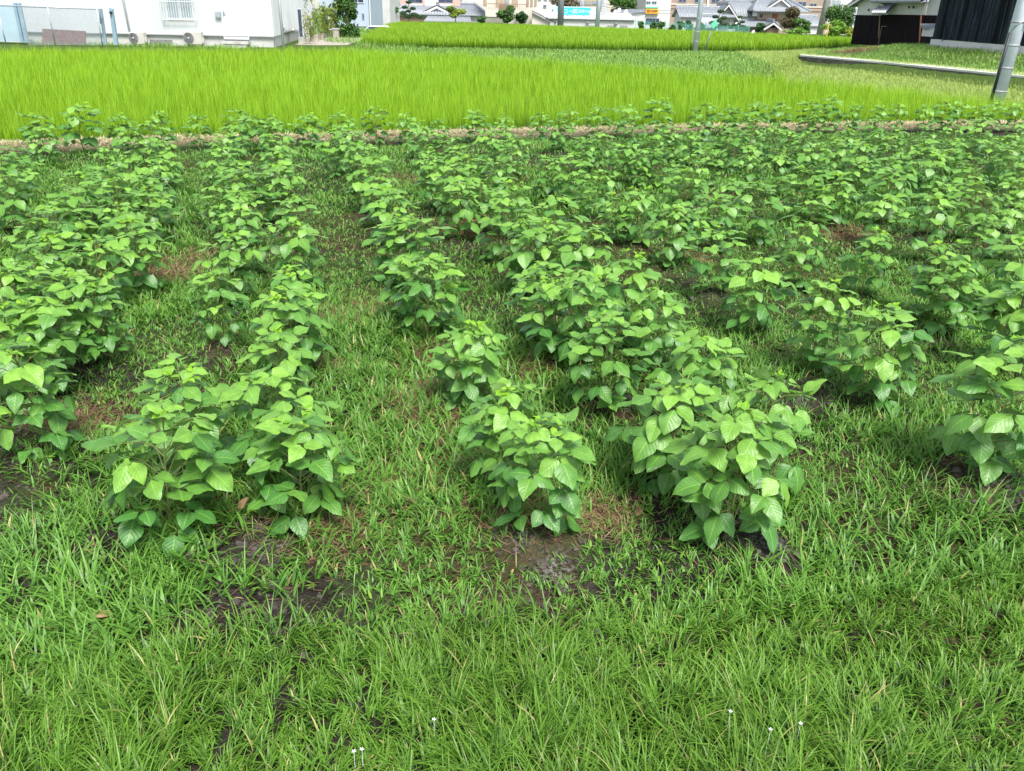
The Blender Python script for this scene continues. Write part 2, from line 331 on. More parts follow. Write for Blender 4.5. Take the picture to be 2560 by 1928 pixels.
LOWGND = low_far[6:]+[(30, low_far[-1][1]-4), (60, 25), (60, 45)]+[(p[0], p[1]+1.2) for p in PATH_B[::-1]]
def height(X, Y):
    z = (fbm(X*.35, Y*.35, 3)-.5)*.10
    z = z+(fbm(X*2.2, Y*2.2, 9, 3)-.5)*.05*(Y < 25)+(fbm(X*8, Y*8, 19, 2)-.5)*.035*(Y < 9)
    # furrow ridges under the bean rows
    u = X*math.cos(ROWA)+Y*math.sin(ROWA)
    inb = sstep(Y, 2.3, 3.2)*(1-sstep(Y-bund_y(X), -1.6, -1.0))
    dm = np.full(X.shape, 9.0)
    near = (Y < 20) & (np.abs(X) < 14)
    if near.any():
        xs = X[near]; ys = Y[near]; q = np.full(xs.shape, 9.0)
        for a, b in PXY: q = np.minimum(q, (xs-a)**2+(ys-b)**2)
        dm[near] = q
    z = z+inb*.07*np.exp(-dm/.05)+inb*.03*np.exp(-dm/.2)
    z = z+.05*patch(SOIL, X, Y)*(Y < 20)
    b = Y-bund_y(X)
    z = z*(1-.8*np.exp(-((b+.0)/.8)**2))+.05*np.exp(-((b+.05)/.25)**2)
    sl = sdist(LOWRICE, X, Y); z = z*sstep(sl, -.3, .1)+(PAD)*(1-sstep(sl, -.5, -.02))
    su = sdist(UPRICE, X, Y); z = np.where(su < .5, z*sstep(su, -.3, .5)+UZ*(1-sstep(su, -.3, .5)), z)
    sb = sdist(BANK, X, Y); z = z+(.03+.60*sstep(-sb, 1.0, 6.0))*sstep(-sb, 0, .05)
    sg = sdist(LOWGND, X, Y); z = z-(.50+z)*sstep(-sg, .1, 1.0);
    # factory platform on the left, then the land falls away towards the town
    z = z+.25*sstep(sl, .3, 1.2)*(Y > 30)*(1-sstep(X, -9.5, -8))*(1-sstep(Y, 70, 95))
    z = z-3.4*sstep(Y, 119, 140)
    return z
def hz(x, y): return float(height(np.array([float(x)]), np.array([float(y)]))[0])

# ------------------------------------------------------------------ the ground sheet
def axis(pts):
    out = []
    for a, b, s in pts: out += list(np.arange(a, b, s))
    return np.array(out)
gx = axis([(-420, -60, 20), (-60, -20, 2), (-20, -9, .3), (-9, 11, .05), (11, 24, .3), (24, 60, 2), (60, 440, 20)])
gy = axis([(-40, 0, 4), (0, 1.2, .2), (1.2, 8, .04), (8, 19.5, .07), (19.5, 48, .25), (48, 125, 1.0), (125, 160, 5), (160, 900, 30)])
GX, GY = np.meshgrid(gx, gy); GZ = height(GX, GY)
nx = len(gx); ny = len(gy)
I = (np.arange(ny-1)[:, None]*nx+np.arange(nx-1)[None, :]).ravel()
FS = np.stack([I, I+1, I+nx+1, I+nx], 1)
bb = GY-bund_y(GX)
straw = np.exp(-((bb+.06)/.26)**2)
red = patch(RED, GX, GY)*(fbm(GX*3, GY*3, 21)*1.2+.3)
inb = (bb < 0)
red = np.clip(np.maximum(red, (fbm(GX*1.1, GY*1.1, 41) > .60)*.5), 0, 1)*inb
green = np.where(bb > .8, 1.0, 0)+np.where(bb <= .8, .35*sstep(fbm(GX*.9, GY*.9, 51), .4, .6), 0)
ash = patch(ASH, GX, GY, .9)
me = np_mesh('ground', np.stack([GX.ravel(), GY.ravel(), GZ.ravel()], 1), FS, True,
             np.stack([straw.ravel(), red.ravel(), np.clip(green, 0, 1).ravel(), ash.ravel()], 1))
m, n, l, p = newmat('ground'); p.inputs['Roughness'].default_value = 1.0; p.inputs['Specular IOR Level'].default_value = .08
a_ = n.new('ShaderNodeAttribute'); a_.attribute_name = 'tint'; s_ = n.new('ShaderNodeSeparateColor'); l.new(a_.outputs['Color'], s_.inputs[0])
n1 = noise_(n, l, 9, 6, rough=.65); n2 = noise_(n, l, 60, 4)
c = mixc(n, l, ramp_(n, l, n1, .35, .7), (.018, .014, .012), (.065, .054, .047))
c = mixc(n, l, math_(n, l, 'MULTIPLY', s_.outputs[2], .9), c, mixc(n, l, ramp_(n, l, n1, .3, .7), (.05, .09, .02), (.10, .16, .035)))
c = mixc(n, l, math_(n, l, 'MULTIPLY', s_.outputs[1], ramp_(n, l, n2, .35, .6)), c, (.10, .048, .028))
c = mixc(n, l, math_(n, l, 'MULTIPLY', s_.outputs[0], ramp_(n, l, n2, .2, .5)), c, (.42, .36, .24))
c = mixc(n, l, math_(n, l, 'MULTIPLY', a_.outputs['Alpha'], ramp_(n, l, n2, .47, .60)), c, (.24, .235, .235))
l.new(c, p.inputs['Base Color'])
b_ = n.new('ShaderNodeBump'); b_.inputs['Distance'].default_value = .03; b_.inputs['Strength'].default_value = .9
b_.inputs['Distance'].default_value = .06; l.new(math_(n, l, 'ADD', n1, math_(n, l, 'MULTIPLY', n2, .7)), b_.inputs['Height']); l.new(b_.outputs[0], p.inputs['Normal'])
g = np_obj('ground', me, m); g['kind'] = 'structure'

# ------------------------------------------------------------------ blades of grass and rice
def blades(name, mat, x, y, L, W, lean0, lean1, segs, rnd, label, cat='grass', zoff=0, az=None, extra=None, z=None, kind='stuff', zext=None):
    n_ = len(x); z = height(x, y)+zoff if z is None else z
    if zext is not None: z = z+zext
    az = RNG.uniform(0, 2*np.pi, n_) if az is None else az
    L = np.broadcast_to(L, n_); W = np.broadcast_to(W, n_); lean0 = np.broadcast_to(lean0, n_); lean1 = np.broadcast_to(lean1, n_)
    t = np.linspace(0, 1, segs+1); tm = (t[1:]+t[:-1])/2
    th = lean0[:, None]+(lean1)[:, None]*tm[None, :]**1.3
    r = np.concatenate([np.zeros((n_, 1)), np.cumsum(np.sin(th), 1)/segs], 1)*L[:, None]
    h = np.concatenate([np.zeros((n_, 1)), np.cumsum(np.cos(th), 1)/segs], 1)*L[:, None]
    ca, sa = np.cos(az)[:, None], np.sin(az)[:, None]
    cx = x[:, None]+r*ca; cy = y[:, None]+r*sa; cz = z[:, None]+h
    wv = (W[:, None]*.5)*np.minimum(1, (1.0-t[None, :]**2.2)*1.05)*(.55+.45*np.minimum(1, t[None, :]*4)); wv[:, -1] = W*.02
    tw = az+np.pi/2+RNG.normal(0, .35, n_); tc, ts = np.cos(tw)[:, None], np.sin(tw)[:, None]
    V = np.empty((n_, segs+1, 2, 3), np.float32)
    V[:, :, 0, 0] = cx-wv*tc; V[:, :, 0, 1] = cy-wv*ts; V[:, :, 0, 2] = cz
    V[:, :, 1, 0] = cx+wv*tc; V[:, :, 1, 1] = cy+wv*ts; V[:, :, 1, 2] = cz
    base = (np.arange(n_)*(segs+1)*2)[:, None]+np.arange(segs)[None, :]*2
    Fq = np.stack([base, base+1, base+3, base+2], -1).reshape(-1, 4)
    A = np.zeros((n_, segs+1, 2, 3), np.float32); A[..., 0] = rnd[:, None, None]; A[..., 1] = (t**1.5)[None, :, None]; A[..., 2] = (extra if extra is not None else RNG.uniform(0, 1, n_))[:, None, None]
    o = np_obj(name, np_mesh(name, V.reshape(-1, 3), Fq, True, A.reshape(-1, 3)), M[mat]); tag(o, label, cat, kind=kind); return o
def scatter(x0, x1, y0, y1, dens):
    n_ = int((x1-x0)*(y1-y0)*dens); return RNG.uniform(x0, x1, n_), RNG.uniform(y0, y1, n_)
def in_view(x, y, m=.12):                    # keep what the photograph or a step aside can see
    return np.abs(x) < (.70+m)*(y*.91+.95)+.3

def lower_rice():
    # transplanted hills on a grid, each a fan of blades
    s = .22; ax = np.arange(-36, 34, s); ay = np.arange(13, 46, .30); X, Y = np.meshgrid(ax, ay); X = X.ravel(); Y = Y.ravel()
    X = X+RNG.normal(0, .025, X.size)+.0*Y; Y = Y+RNG.normal(0, .03, Y.size)+X*.09
    k = (sdist(LOWRICE, X, Y) < -.12) & in_view(X, Y, .08); X = X[k]; Y = Y[k]
    hillh = .86+.22*fbm(X*.5, Y*.5, 71)+RNG.normal(0, .085, X.size)
    parts = []
    edge = -sdist(LOWRICE, X, Y)
    nb = np.where(edge < .8, 44, np.where(Y < 22, 30, np.where(Y < 28, 21, 14))).astype(int)
    idx = np.repeat(np.arange(X.size), nb)
    x = X[idx]+RNG.normal(0, .035, idx.size); y = Y[idx]+RNG.normal(0, .035, idx.size)
    L = .72*hillh[idx]*RNG.uniform(.66, 1.10, idx.size)
    far = np.clip((y-17)/16, 0, 1)
    rn = np.clip(-.15+.5*fbm(X*.8, Y*.8, 77)[idx]+.5*fbm(X*.16, Y*.16, 79)[idx]+RNG.uniform(-.5, .7, idx.size)+RNG.normal(0, .08, X.size)[idx], 0, 1)
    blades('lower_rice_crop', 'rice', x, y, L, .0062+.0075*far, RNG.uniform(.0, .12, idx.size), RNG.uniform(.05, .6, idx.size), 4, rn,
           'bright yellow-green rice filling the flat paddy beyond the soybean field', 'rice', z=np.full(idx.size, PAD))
def upper_rice():
    s = .34; X, Y = np.meshgrid(np.arange(-22, 36, s), np.arange(46, 120, .42)); X = X.ravel()+RNG.normal(0, .085, X.size); Y = Y.ravel()+RNG.normal(0, .06, Y.size)
    sd_ = sdist(UPRICE, X, Y); k = sd_ < -.05; X = X[k]; Y = Y[k]; sd_ = sd_[k]
    nb = np.where((-sd_ < 1.6), 26, 11); idx = np.repeat(np.arange(X.size), nb)
    x = X[idx]+RNG.normal(0, .09, idx.size); y = Y[idx]+RNG.normal(0, .09, idx.size)
    rn = np.clip(.2+.5*fbm(X*.35, Y*.35, 87)[idx]+RNG.uniform(-.3, .4, idx.size), 0, 1)
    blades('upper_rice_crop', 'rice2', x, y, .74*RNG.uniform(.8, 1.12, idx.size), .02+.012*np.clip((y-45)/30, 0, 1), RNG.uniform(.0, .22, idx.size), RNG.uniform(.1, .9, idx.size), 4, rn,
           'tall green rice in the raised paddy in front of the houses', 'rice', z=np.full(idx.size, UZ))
lower_rice(); upper_rice()

def density(x, y):
    """how thickly weeds stand between the bean plants"""
    soil = patch(SOIL, x, y); red_ = patch(RED, x, y)
    d = .95+.40*sstep(fbm(x*1.1, y*1.1, 33), .38, .60)-.5*sstep(fbm(x*2.6, y*2.6, 35), .52, .66)
    d = d*(1-.85*sstep(soil, .32, .78))*(1-.45*red_)
    b = y-bund_y(x); d = d*(1-.75*sstep(b, -1.5, -.7))
    return np.clip(d, 0.04, 1.3)
def field_grass():
    xs = []; ys = []
    for (y0, y1, dn) in ((1.9, 3.2, 5600), (3.2, 5, 4800), (5, 8, 3800), (8, 12, 2600), (12, 17.6, 1700)):
        hw = .80*(y1*.91+.95)+.4; x, y = scatter(-hw, hw, y0, y1, dn)
        k = in_view(x, y) & (y < bund_y(x)-.3) & (y > lawn_y(x)-.12); x = x[k]; y = y[k]
        # grass grows in tufts: pull blades towards tuft centres
        k = RNG.uniform(0, 1.3, x.size) < density(x, y); xs.append(x[k]); ys.append(y[k])
    x = np.concatenate(xs); y = np.concatenate(ys)
    cell = .055; cxi = np.floor(x/cell); cyi = np.floor(y/cell); jx = _hash(cxi.astype(np.int64), cyi.astype(np.int64), 5); jy = _hash(cxi.astype(np.int64), cyi.astype(np.int64), 6)
    f = .38; x = x*(1-f)+(cxi+jx)*cell*f; y = y*(1-f)+(cyi+jy)*cell*f
    az = 2*np.pi*_hash(cxi.astype(np.int64), cyi.astype(np.int64), 8)+RNG.normal(0, 1.1, x.size)
    lush = fbm(x*.8, y*.8, 61); L = (.072+.095*sstep(lush, .33, .62))*RNG.uniform(.5, 1.35, x.size)*(1-.30*np.clip((y-3.6)/3.5, 0, 1))
    wide = RNG.uniform(0, 1, x.size) < .55; L = np.where(wide, L*.66, L)
    far = np.clip((y-4)/10, 0, 1); W = RNG.uniform(.004, .0075, x.size)*np.where(wide, 2.0, 1)*(1+.7*far)*(.75+.5*sstep(lush, .4, .65))
    rn = np.clip(.15+.55*fbm(x*1.7, y*1.7, 64)+RNG.normal(0, .22, x.size), 0, 1)
    blades('field_grass', 'grass', x, y, L, W, RNG.uniform(.1, .9, x.size), RNG.uniform(.3, 1.5, x.size), 4, rn,
           'low crabgrass and weeds growing between the soybean rows', az=az)
    # broader trailing leaves low on the ground
    k = (RNG.uniform(0, 1, x.size) < .07) & (y < 5.5); x2 = x[k]+RNG.normal(0, .03, k.sum()); y2 = y[k]+RNG.normal(0, .03, k.sum())
    blades('broad_weed_leaves', 'clover', x2, y2, RNG.uniform(.02, .055, x2.size), RNG.uniform(.008, .016, x2.size)*(1+.5*np.clip((y2-4)/10, 0, 1)), RNG.uniform(.6, 1.3, x2.size), RNG.uniform(0, .7, x2.size), 3,
           RNG.uniform(0, 1, x2.size), 'small broad-leaved weeds low among the grass between the rows', 'weeds', zext=RNG.uniform(0, .03, x2.size))
def lawn():
    x, y = scatter(-3.4, 3.8, 1.15, 3.5, 9000); k = (y < lawn_y(x)+RNG.normal(0, .07, x.size)) & in_view(x, y, .25); x = x[k]; y = y[k]
    cell = .07; ci = np.floor(x/cell).astype(np.int64); cj = np.floor(y/cell).astype(np.int64); jx = _hash(ci, cj, 15); jy = _hash(ci, cj, 16)
    f = .25; x = x*(1-f)+(ci+jx)*cell*f; y = y*(1-f)+(cj+jy)*cell*f
    az = 2*np.pi*_hash(ci, cj, 18)+RNG.normal(0, 1.0, x.size)
    v = fbm(x*1.6, y*1.6, 91); L = (.085+.09*sstep(v, .3, .7))*RNG.uniform(.5, 1.4, x.size); wd_ = np.where(RNG.uniform(0, 1, x.size) < .3, 1.6, 1.0); L = np.where(wd_ > 1, L*.75, L)
    rn = np.clip(-.02+.6*fbm(x*2.3, y*2.3, 93)+RNG.normal(0, .30, x.size), 0, 1)
    blades('lawn_grass', 'lawn', x, y, L, RNG.uniform(.0034, .0072, x.size)*wd_, RNG.uniform(.05, .8, x.size), RNG.uniform(.2, 1.7, x.size), 5, rn,
           'lush long green grass along the front verge of the field', az=az)
field_grass(); lawn()

def straws():
    # raked dry straw along the bund
    n_ = 26000; x = RNG.uniform(-13, 16, n_); y = bund_y(x)-.08+RNG.normal(0, .14, n_); k = in_view(x, y, .15); x = x[k]; y = y[k]
    blades('bund_straw', 'straw', x, y, RNG.uniform(.06, .2, x.size), RNG.uniform(.006, .012, x.size), RNG.uniform(1.1, 1.5, x.size), RNG.uniform(-.2, .3, x.size), 2,
           RNG.uniform(0, 1, x.size), 'pale dry straw lying along the low bund before the rice', 'straw', zext=RNG.uniform(0, .06, x.size))
    xs = []; ys = []
    for px, py, r in RED:
        cx, cy = on(px, py, 0); k_ = int(1700*r*r/.05/(1+max(0, cy-5)*.25)); xs.append(RNG.normal(cx, r*.75, k_)); ys.append(RNG.normal(cy, r*.75, k_))
    x, y = scatter(-6, 8, 2.4, 12, 110); xs.append(x); ys.append(y)
    x = np.concatenate(xs); y = np.concatenate(ys); k = y < bund_y(x); x = x[k]; y = y[k]
    blades('dead_grass', 'redstraw', x, y, RNG.uniform(.03, .10, x.size), RNG.uniform(.002, .0045, x.size)*(1+.2*np.clip(y-4, 0, 5)), RNG.uniform(1.1, 1.55, x.size), RNG.uniform(-.3, .3, x.size), 3,
           RNG.uniform(0, 1, x.size), 'reddish brown dead grass matted on the soil between rows', 'dead grass', zext=RNG.uniform(0, .02, x.size))
straws()

def strips():
    # weeds between the two paddies, on the bank and along the canal
    x, y = scatter(-12, 26, 30, 64, 110); x2, y2 = scatter(-4, 26, 20, 60, 50); x = np.concatenate([x, x2]); y = np.concatenate([y, y2])
    sl = sdist(LOWRICE, x, y); su = sdist(UPRICE, x, y); sb = sdist(BANK, x, y); sc = sdist(CANAL, x, y)
    ok = (sl > .0) & (su > .0) & (sb > 0.0) & (sc > .05) & (y > bund_y(x)+2) & ~((x < -9) & (y > 42))
    xx, yy = x[ok], y[ok]; pale = (xx > 10.5+(yy-28)*.12)
    a = ~pale; n_ = a.sum()
    blades('strip_grass', 'weedfar', xx[a], yy[a], RNG.uniform(.06, .24, n_), RNG.uniform(.014, .03, n_), RNG.uniform(.1, .9, n_), RNG.uniform(.2, 1.2, n_), 3, RNG.uniform(0, 1, n_), 'short green grass on the strip between the two rice paddies')
    xx = xx[pale]; yy = yy[pale]; idx = np.repeat(np.arange(xx.size), 5); xx = xx[idx]+RNG.normal(0, .15, idx.size); yy = yy[idx]+RNG.normal(0, .15, idx.size)
    kk = (sdist(CANAL, xx, yy) > .15) & (sdist(BANK, xx, yy) > .0) & (sdist(LOWRICE, xx, yy) > 0); xx = xx[kk]; yy = yy[kk]
    blades('canal_weeds', 'yweed', xx, yy, RNG.uniform(.05, .32, xx.size)*RNG.uniform(.4, 1, xx.size), RNG.uniform(.008, .018, xx.size), RNG.uniform(.1, 1.0, xx.size), RNG.uniform(.2, 1.2, xx.size), 3, RNG.uniform(0, 1, xx.size), 'pale yellow-green weeds beside the sunken canal wall', 'weeds')
    x, y = scatter(12, 44, 36, 75, 150); sb = sdist(BANK, x, y); k = (sb < -.5) & (y < 80); x = x[k]; y = y[k]
    x0, y0 = on(2140, 132, .2); br = np.exp(-(((x-x0)/1.6)**2+((y-y0)/1.6)**2)); k = RNG.uniform(0, 1, x.size) > br*1.3; x = x[k]; y = y[k]
    dryp = np.clip(fbm(x*.9, y*.9, 103)*1.1-.1+RNG.uniform(-.2, .4, x.size), 0, 1.0)
    blades('bank_grass', 'weedfar', x, y, RNG.uniform(.06, .26, x.size), RNG.uniform(.012, .028, x.size), RNG.uniform(.1, 1.0, x.size), RNG.uniform(.2, 1.2, x.size), 3, np.clip(fbm(x*.7, y*.7, 104)+RNG.uniform(-.3, .3, x.size), 0, 1), 'rough green and dry grass on the bank below the dark barn', extra=dryp)
    # weeds at the foot of the factory
    x, y = scatter(-28, -12.5, 42.0, 43.9, 150); k = fbm(x*.9, y*.9, 111) > .44; x = x[k]; y = y[k]
    blades('wall_weeds', 'weedfar', x, y, RNG.uniform(.1, .38, x.size)*RNG.uniform(.4, 1, x.size), RNG.uniform(.012, .028, x.size), RNG.uniform(.05, .7, x.size), RNG.uniform(.3, 1.4, x.size), 4, RNG.uniform(0, 1, x.size), 'weeds and dry stalks along the foot of the white factory', 'weeds')
    # verge left of the upper paddy
    x, y = scatter(-22, -6, 46, 110, 60); k = (sdist(UPRICE, x, y) > 0) & (sdist(UPRICE, x, y) < 2.2); x = x[k]; y = y[k]
    blades('verge_grass', 'weedfar', x, y, RNG.uniform(.1, .45, x.size), RNG.uniform(.02, .04, x.size), RNG.uniform(.1, .7, x.size), RNG.uniform(.3, 1.2, x.size), 3, RNG.uniform(0, 1, x.size), 'grassy verge sloping beside the left end of the raised paddy')
strips()

def clods():
    vs = []; fs = []; b = 0
    ico = [(-.26, 0, .42), (.26, 0, .42), (-.26, 0, -.42), (.26, 0, -.42), (0, .42, .26), (0, .42, -.26), (0, -.42, .26), (0, -.42, -.26), (.42, .26, 0), (-.42, .26, 0), (.42, -.26, 0), (-.42, -.26, 0)]
    ifc = [(1, 4, 0), (4, 9, 0), (4, 5, 9), (8, 5, 4), (1, 8, 4), (1, 10, 8), (10, 3, 8), (8, 3, 5), (3, 2, 5), (3, 7, 2), (3, 10, 7), (10, 6, 7), (6, 11, 7), (6, 0, 11), (6, 1, 0), (10, 1, 6), (11, 0, 9), (2, 11, 9), (5, 2, 9), (11, 2, 7)]
    for px, py, r in SOIL:
        cx, cy = on(px, py, 0)
        for _ in range(int(1500*r*r)+10):
            x = random.gauss(cx, r*.6); y = random.gauss(cy, r*.6); s = random.uniform(.004, .015)*random.choice((1, 1, 1, 1.8))*random.uniform(.5, 1.3); z = hz(x, y)
            R = Matrix.Rotation(random.uniform(0, 6), 3, Vector((random.random(), random.random(), .5)).normalized())
            for q in ico:
                v = R @ Vector(q)*s*random.uniform(1.4, 2.4); vs.append((x+v.x, y+v.y, z+v.z*.7+s*.2))
            fs += [tuple(i+b for i in f) for f in ifc]; b += 12
    me = bpy.data.meshes.new('soil_clods'); me.from_pydata(vs, [], fs); me.update(); o = np_obj('soil_clods', me, M['clod'])
    tag(o, 'dark crumbled soil clods on the bare patches near the front', 'soil', kind='stuff')
clods()

# ------------------------------------------------------------------ soybean plants
def leaflet(P, d, nrm, L, Wd, hi, rng, droop, fold):
    """one ovate leaflet: returns verts, uv, faces"""
    nu, nv = (7, 9) if hi else (5, 5)
    u = np.linspace(-1, 1, nu); v = np.linspace(0, 1, nv); U, Vv = np.meshgrid(u, v)
    wprof = np.sin(np.pi*np.clip(v, 0, 1)**.72)**.85*(1-.25*v); wprof[0] = .03; wprof[-1] = .0
    wprof = wprof/wprof.max()
    b = np.cross(nrm, d)
    al = L*(Vv-.12*droop*Vv**3); side = U*(wprof[:, None])*Wd*.5
    ph = rng.uniform(0, 6.28); rip = .035*L*np.sin(Vv*9+ph+2*U)*np.abs(U)+.02*L*np.sin(Vv*17+ph*2)*np.abs(U)**2
    up = -droop*L*.55*Vv**2+fold*np.abs(side)+rip-.10*L*(U**2)*wprof[:, None]*.6
    X = P[None, None, :]+al[..., None]*d+side[..., None]*b+up[..., None]*nrm
    V = X.reshape(-1, 3); uv = np.stack([U.ravel(), Vv.ravel()], 1)
    i = (np.arange(nv-1)[:, None]*nu+np.arange(nu-1)[None, :]).ravel()
    return V, uv, np.stack([i, i+nu, i+nu+1, i+1], 1)
def norm(v): return v/(np.linalg.norm(v)+1e-9)
def bean_meshes(seed, hi, leggy=False, big=1.0):
    rng = np.random.default_rng(seed); h = .63; st = MB(); LV = []; LU = []; LF = []; LA = []; YV = []; YU = []; YF = []; YA = []; nb = [0, 0]
    lean = rng.normal(0, .03, 2)
    def axis_pt(z): return np.array([lean[0]*z/h+.012*math.sin(z*14+seed), lean[1]*z/h, z])
    zs = np.linspace(-.04, h*.82, 7); st.path([tuple(axis_pt(z)) for z in zs], [.006-.0035*i/6 for i in range(7)], 6)
    ntri = (31 if hi else 25) if not leggy else 19
    R = .215*big*(0.85 if leggy else 1)
    golden = 2.39996; zmin = .16 if leggy else .07
    for i in range(ntri):
        s = (i+.5)/ntri; s = s**.72                      # more leaves higher up
        zc = (zmin+(1-zmin)*s)*h*rng.uniform(.95, 1.04)
        phi = i*golden+rng.normal(0, .25)+seed
        prof = math.sqrt(max(.03, 1-((s-.50)/.60)**2)) if s > .5 else (.62+.38*(s/.5))
        r = R*prof*rng.uniform(.52, .95)
        if s > .93: r = rng.uniform(.02, .08)
        hd = np.array([math.cos(phi), math.sin(phi), 0.])
        z0 = max(.02, zc-rng.uniform(.07, .16)); A = axis_pt(min(z0, h*.8)); B = axis_pt(zc)*np.array([1, 1, 0])+hd*r+np.array([0, 0, zc-.02])
        mid = (A+B)/2+np.array([0, 0, .025])
        st.path([tuple(A), tuple(mid), tuple(B)], [.0028, .0022, .0016], 5 if hi else 4)
        L = rng.uniform(.095, .150)*(1.0-.18*max(0, s-.85)/.15)*big; Wd = L*rng.uniform(.64, .80)
        if leggy: L *= .95
        pitch = rng.uniform(-.25, .6)+(.25 if s < .5 else 0)-(.2 if s > .85 else 0)       # terminal leaflet tips down
        az = phi+rng.normal(0, .45)
        tone = np.clip(-.05+.85*s**1.6+rng.normal(0, .2), 0, 1)  # lower leaves darker: older leaf colour, plus crown shade put into the tint
        for k, da in enumerate((0, 1.45, -1.45)):
            a2 = az+da+rng.normal(0, .15); pt = pitch*(1 if k == 0 else .8)+rng.normal(0, .18)
            d = np.array([math.cos(a2)*math.cos(pt), math.sin(a2)*math.cos(pt), -math.sin(pt)])
            n0 = np.array([0, 0, 1.])+.25*hd+rng.normal(0, .18, 3); nn = norm(n0-d*np.dot(n0, d))
            off = hd*.0
            P = B+np.array([math.cos(az), math.sin(az), .0])*(.022 if k == 0 else .0)+d*.006
            l2 = L*(1.0 if k == 0 else .86)
            V, uv, Fq = leaflet(P, d, nn, l2, Wd*(1 if k == 0 else .92), hi, rng, rng.uniform(.1, .75), rng.uniform(-.1, .45))
            LV.append(V); LU.append(uv); LF.append(Fq+nb[0]); nb[0] += len(V)
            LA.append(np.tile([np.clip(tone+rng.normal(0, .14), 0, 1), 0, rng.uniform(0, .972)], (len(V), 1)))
    for i in range(rng.integers(2, 5)):
        phi = rng.uniform(0, 6.28); r = rng.uniform(.0, .10); zc = h*rng.uniform(.90, .99); hd = np.array([math.cos(phi), math.sin(phi), 0.])
        B = axis_pt(h*.8)*np.array([1, 1, 0])+hd*r+np.array([0, 0, zc]); st.path([tuple(axis_pt(h*.78)), tuple(B)], [.002, .0014], 4)
        L = rng.uniform(.035, .065)
        for k, da in enumerate((0, 1.5, -1.5)):
            a2 = phi+da+rng.normal(0, .2); pt = rng.uniform(-.7, .35); d = np.array([math.cos(a2)*math.cos(pt), math.sin(a2)*math.cos(pt), -math.sin(pt)])
            n0 = np.array([0, 0, 1.])+rng.normal(0, .2, 3); nn = norm(n0-d*np.dot(n0, d))
            V, uv, Fq = leaflet(B+d*.004, d, nn, L*(1 if k == 0 else .85), L*.6, hi, rng, rng.uniform(0, .5), rng.uniform(.1, .7))
            YV.append(V); YU.append(uv); YF.append(Fq+nb[1]); nb[1] += len(V); YA.append(np.tile([rng.uniform(0, 1), 0, 0], (len(V), 1)))
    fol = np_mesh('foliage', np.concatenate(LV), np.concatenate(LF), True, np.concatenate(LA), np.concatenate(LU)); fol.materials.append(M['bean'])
    yng = np_mesh('young_leaves', np.concatenate(YV), np.concatenate(YF), True, np.concatenate(YA), np.concatenate(YU)); yng.materials.append(M['bean_young'])
    zz = np.concatenate([v[:, 2] for v in LV+YV]); kz = .63/np.percentile(zz, 99.3)
    for me_ in (fol, yng): me_.transform(Matrix.Diagonal((1, 1, kz, 1)))
    st.v = [(a, b, c*kz) for a, b, c in st.v]
    sm = bpy.data.meshes.new('stem'); sm.from_pydata(st.v, [], st.f); sm.update(); sm.materials.append(M['bean_stem'])
    return sm, fol, yng

def ordn(k):
    names = ['first', 'second', 'third', 'fourth', 'fifth', 'sixth', 'seventh', 'eighth', 'ninth', 'tenth', 'eleventh', 'twelfth', 'thirteenth', 'fourteenth', 'fifteenth', 'sixteenth', 'seventeenth', 'eighteenth', 'nineteenth', 'twentieth']
    if k <= 20: return names[k-1]
    tens = {2: 'twenty', 3: 'thirty', 4: 'forty'}[k//10]
    return tens+'-'+names[k % 10-1] if k % 10 else {2: 'twentieth', 3: 'thirtieth', 4: 'fortieth'}[k//10]
CUTS = [-99, -2.45, -1.66, -1.0, -.40, .30, 1.20, 1.80, 2.40, 3.45, 4.55, 5.45, 6.30, 7.1, 7.9, 8.9, 99]
def build_beans():
    near = sorted([i for i, p in enumerate(PLANTS) if not p[3]], key=lambda i: PLANTS[i][1])
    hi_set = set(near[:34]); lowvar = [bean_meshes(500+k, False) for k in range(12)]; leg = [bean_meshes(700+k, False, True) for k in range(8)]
    labels = {}
    rows = {}
    for i, (x, y, h, bk) in enumerate(PLANTS):
        if bk: continue
        u = x*math.cos(ROWA)+y*math.sin(ROWA); r = sum(u > c_ for c_ in CUTS[1:-1]); rows.setdefault(r, []).append((-x*math.sin(ROWA)+y*math.cos(ROWA), i))
    for j, r in enumerate(sorted(rows)):
        for k, (v, i) in enumerate(sorted(rows[r])):
            nm = ordn(k+1)+' plant from the front'
            if i == near[0]: pass
            h_ = 'bushy' if v < 6 else 'leafy'
            labels[i] = f'{h_} soybean plant, {nm} in the {ordn(j+1)} crop row from the left'
    bk = sorted([i for i, p in enumerate(PLANTS) if p[3]], key=lambda i: PLANTS[i][0])
    for k, i in enumerate(bk): labels[i] = f'bare-stemmed soybean plant before the straw bund, {ordn(k+1)} from the left in that line'
    for i, (x, y, h, bkr) in enumerate(PLANTS):
        if i in hi_set:
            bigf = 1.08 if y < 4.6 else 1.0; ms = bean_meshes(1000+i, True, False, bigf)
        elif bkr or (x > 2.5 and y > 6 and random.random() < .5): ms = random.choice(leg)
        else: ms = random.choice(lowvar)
        o = empty('soybean_plant', (x, y, hz(x, y)), labels[i], 'soybean plant',
                  'soybean plants in the line along the bund' if bkr else 'soybean plants in the field rows', random.uniform(0, 6.28))
        s = h/.63; rx = random.uniform(.90, 1.06)*(1.2 if bkr else 1.13 if y > 5.2 else .98)
        o.scale = (s*rx, s*rx*random.uniform(.9, 1.1), s); o.rotation_euler = (random.gauss(0, .06), random.gauss(0, .06), o.rotation_euler.z)
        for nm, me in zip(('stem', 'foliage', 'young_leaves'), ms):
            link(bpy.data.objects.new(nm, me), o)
build_beans()

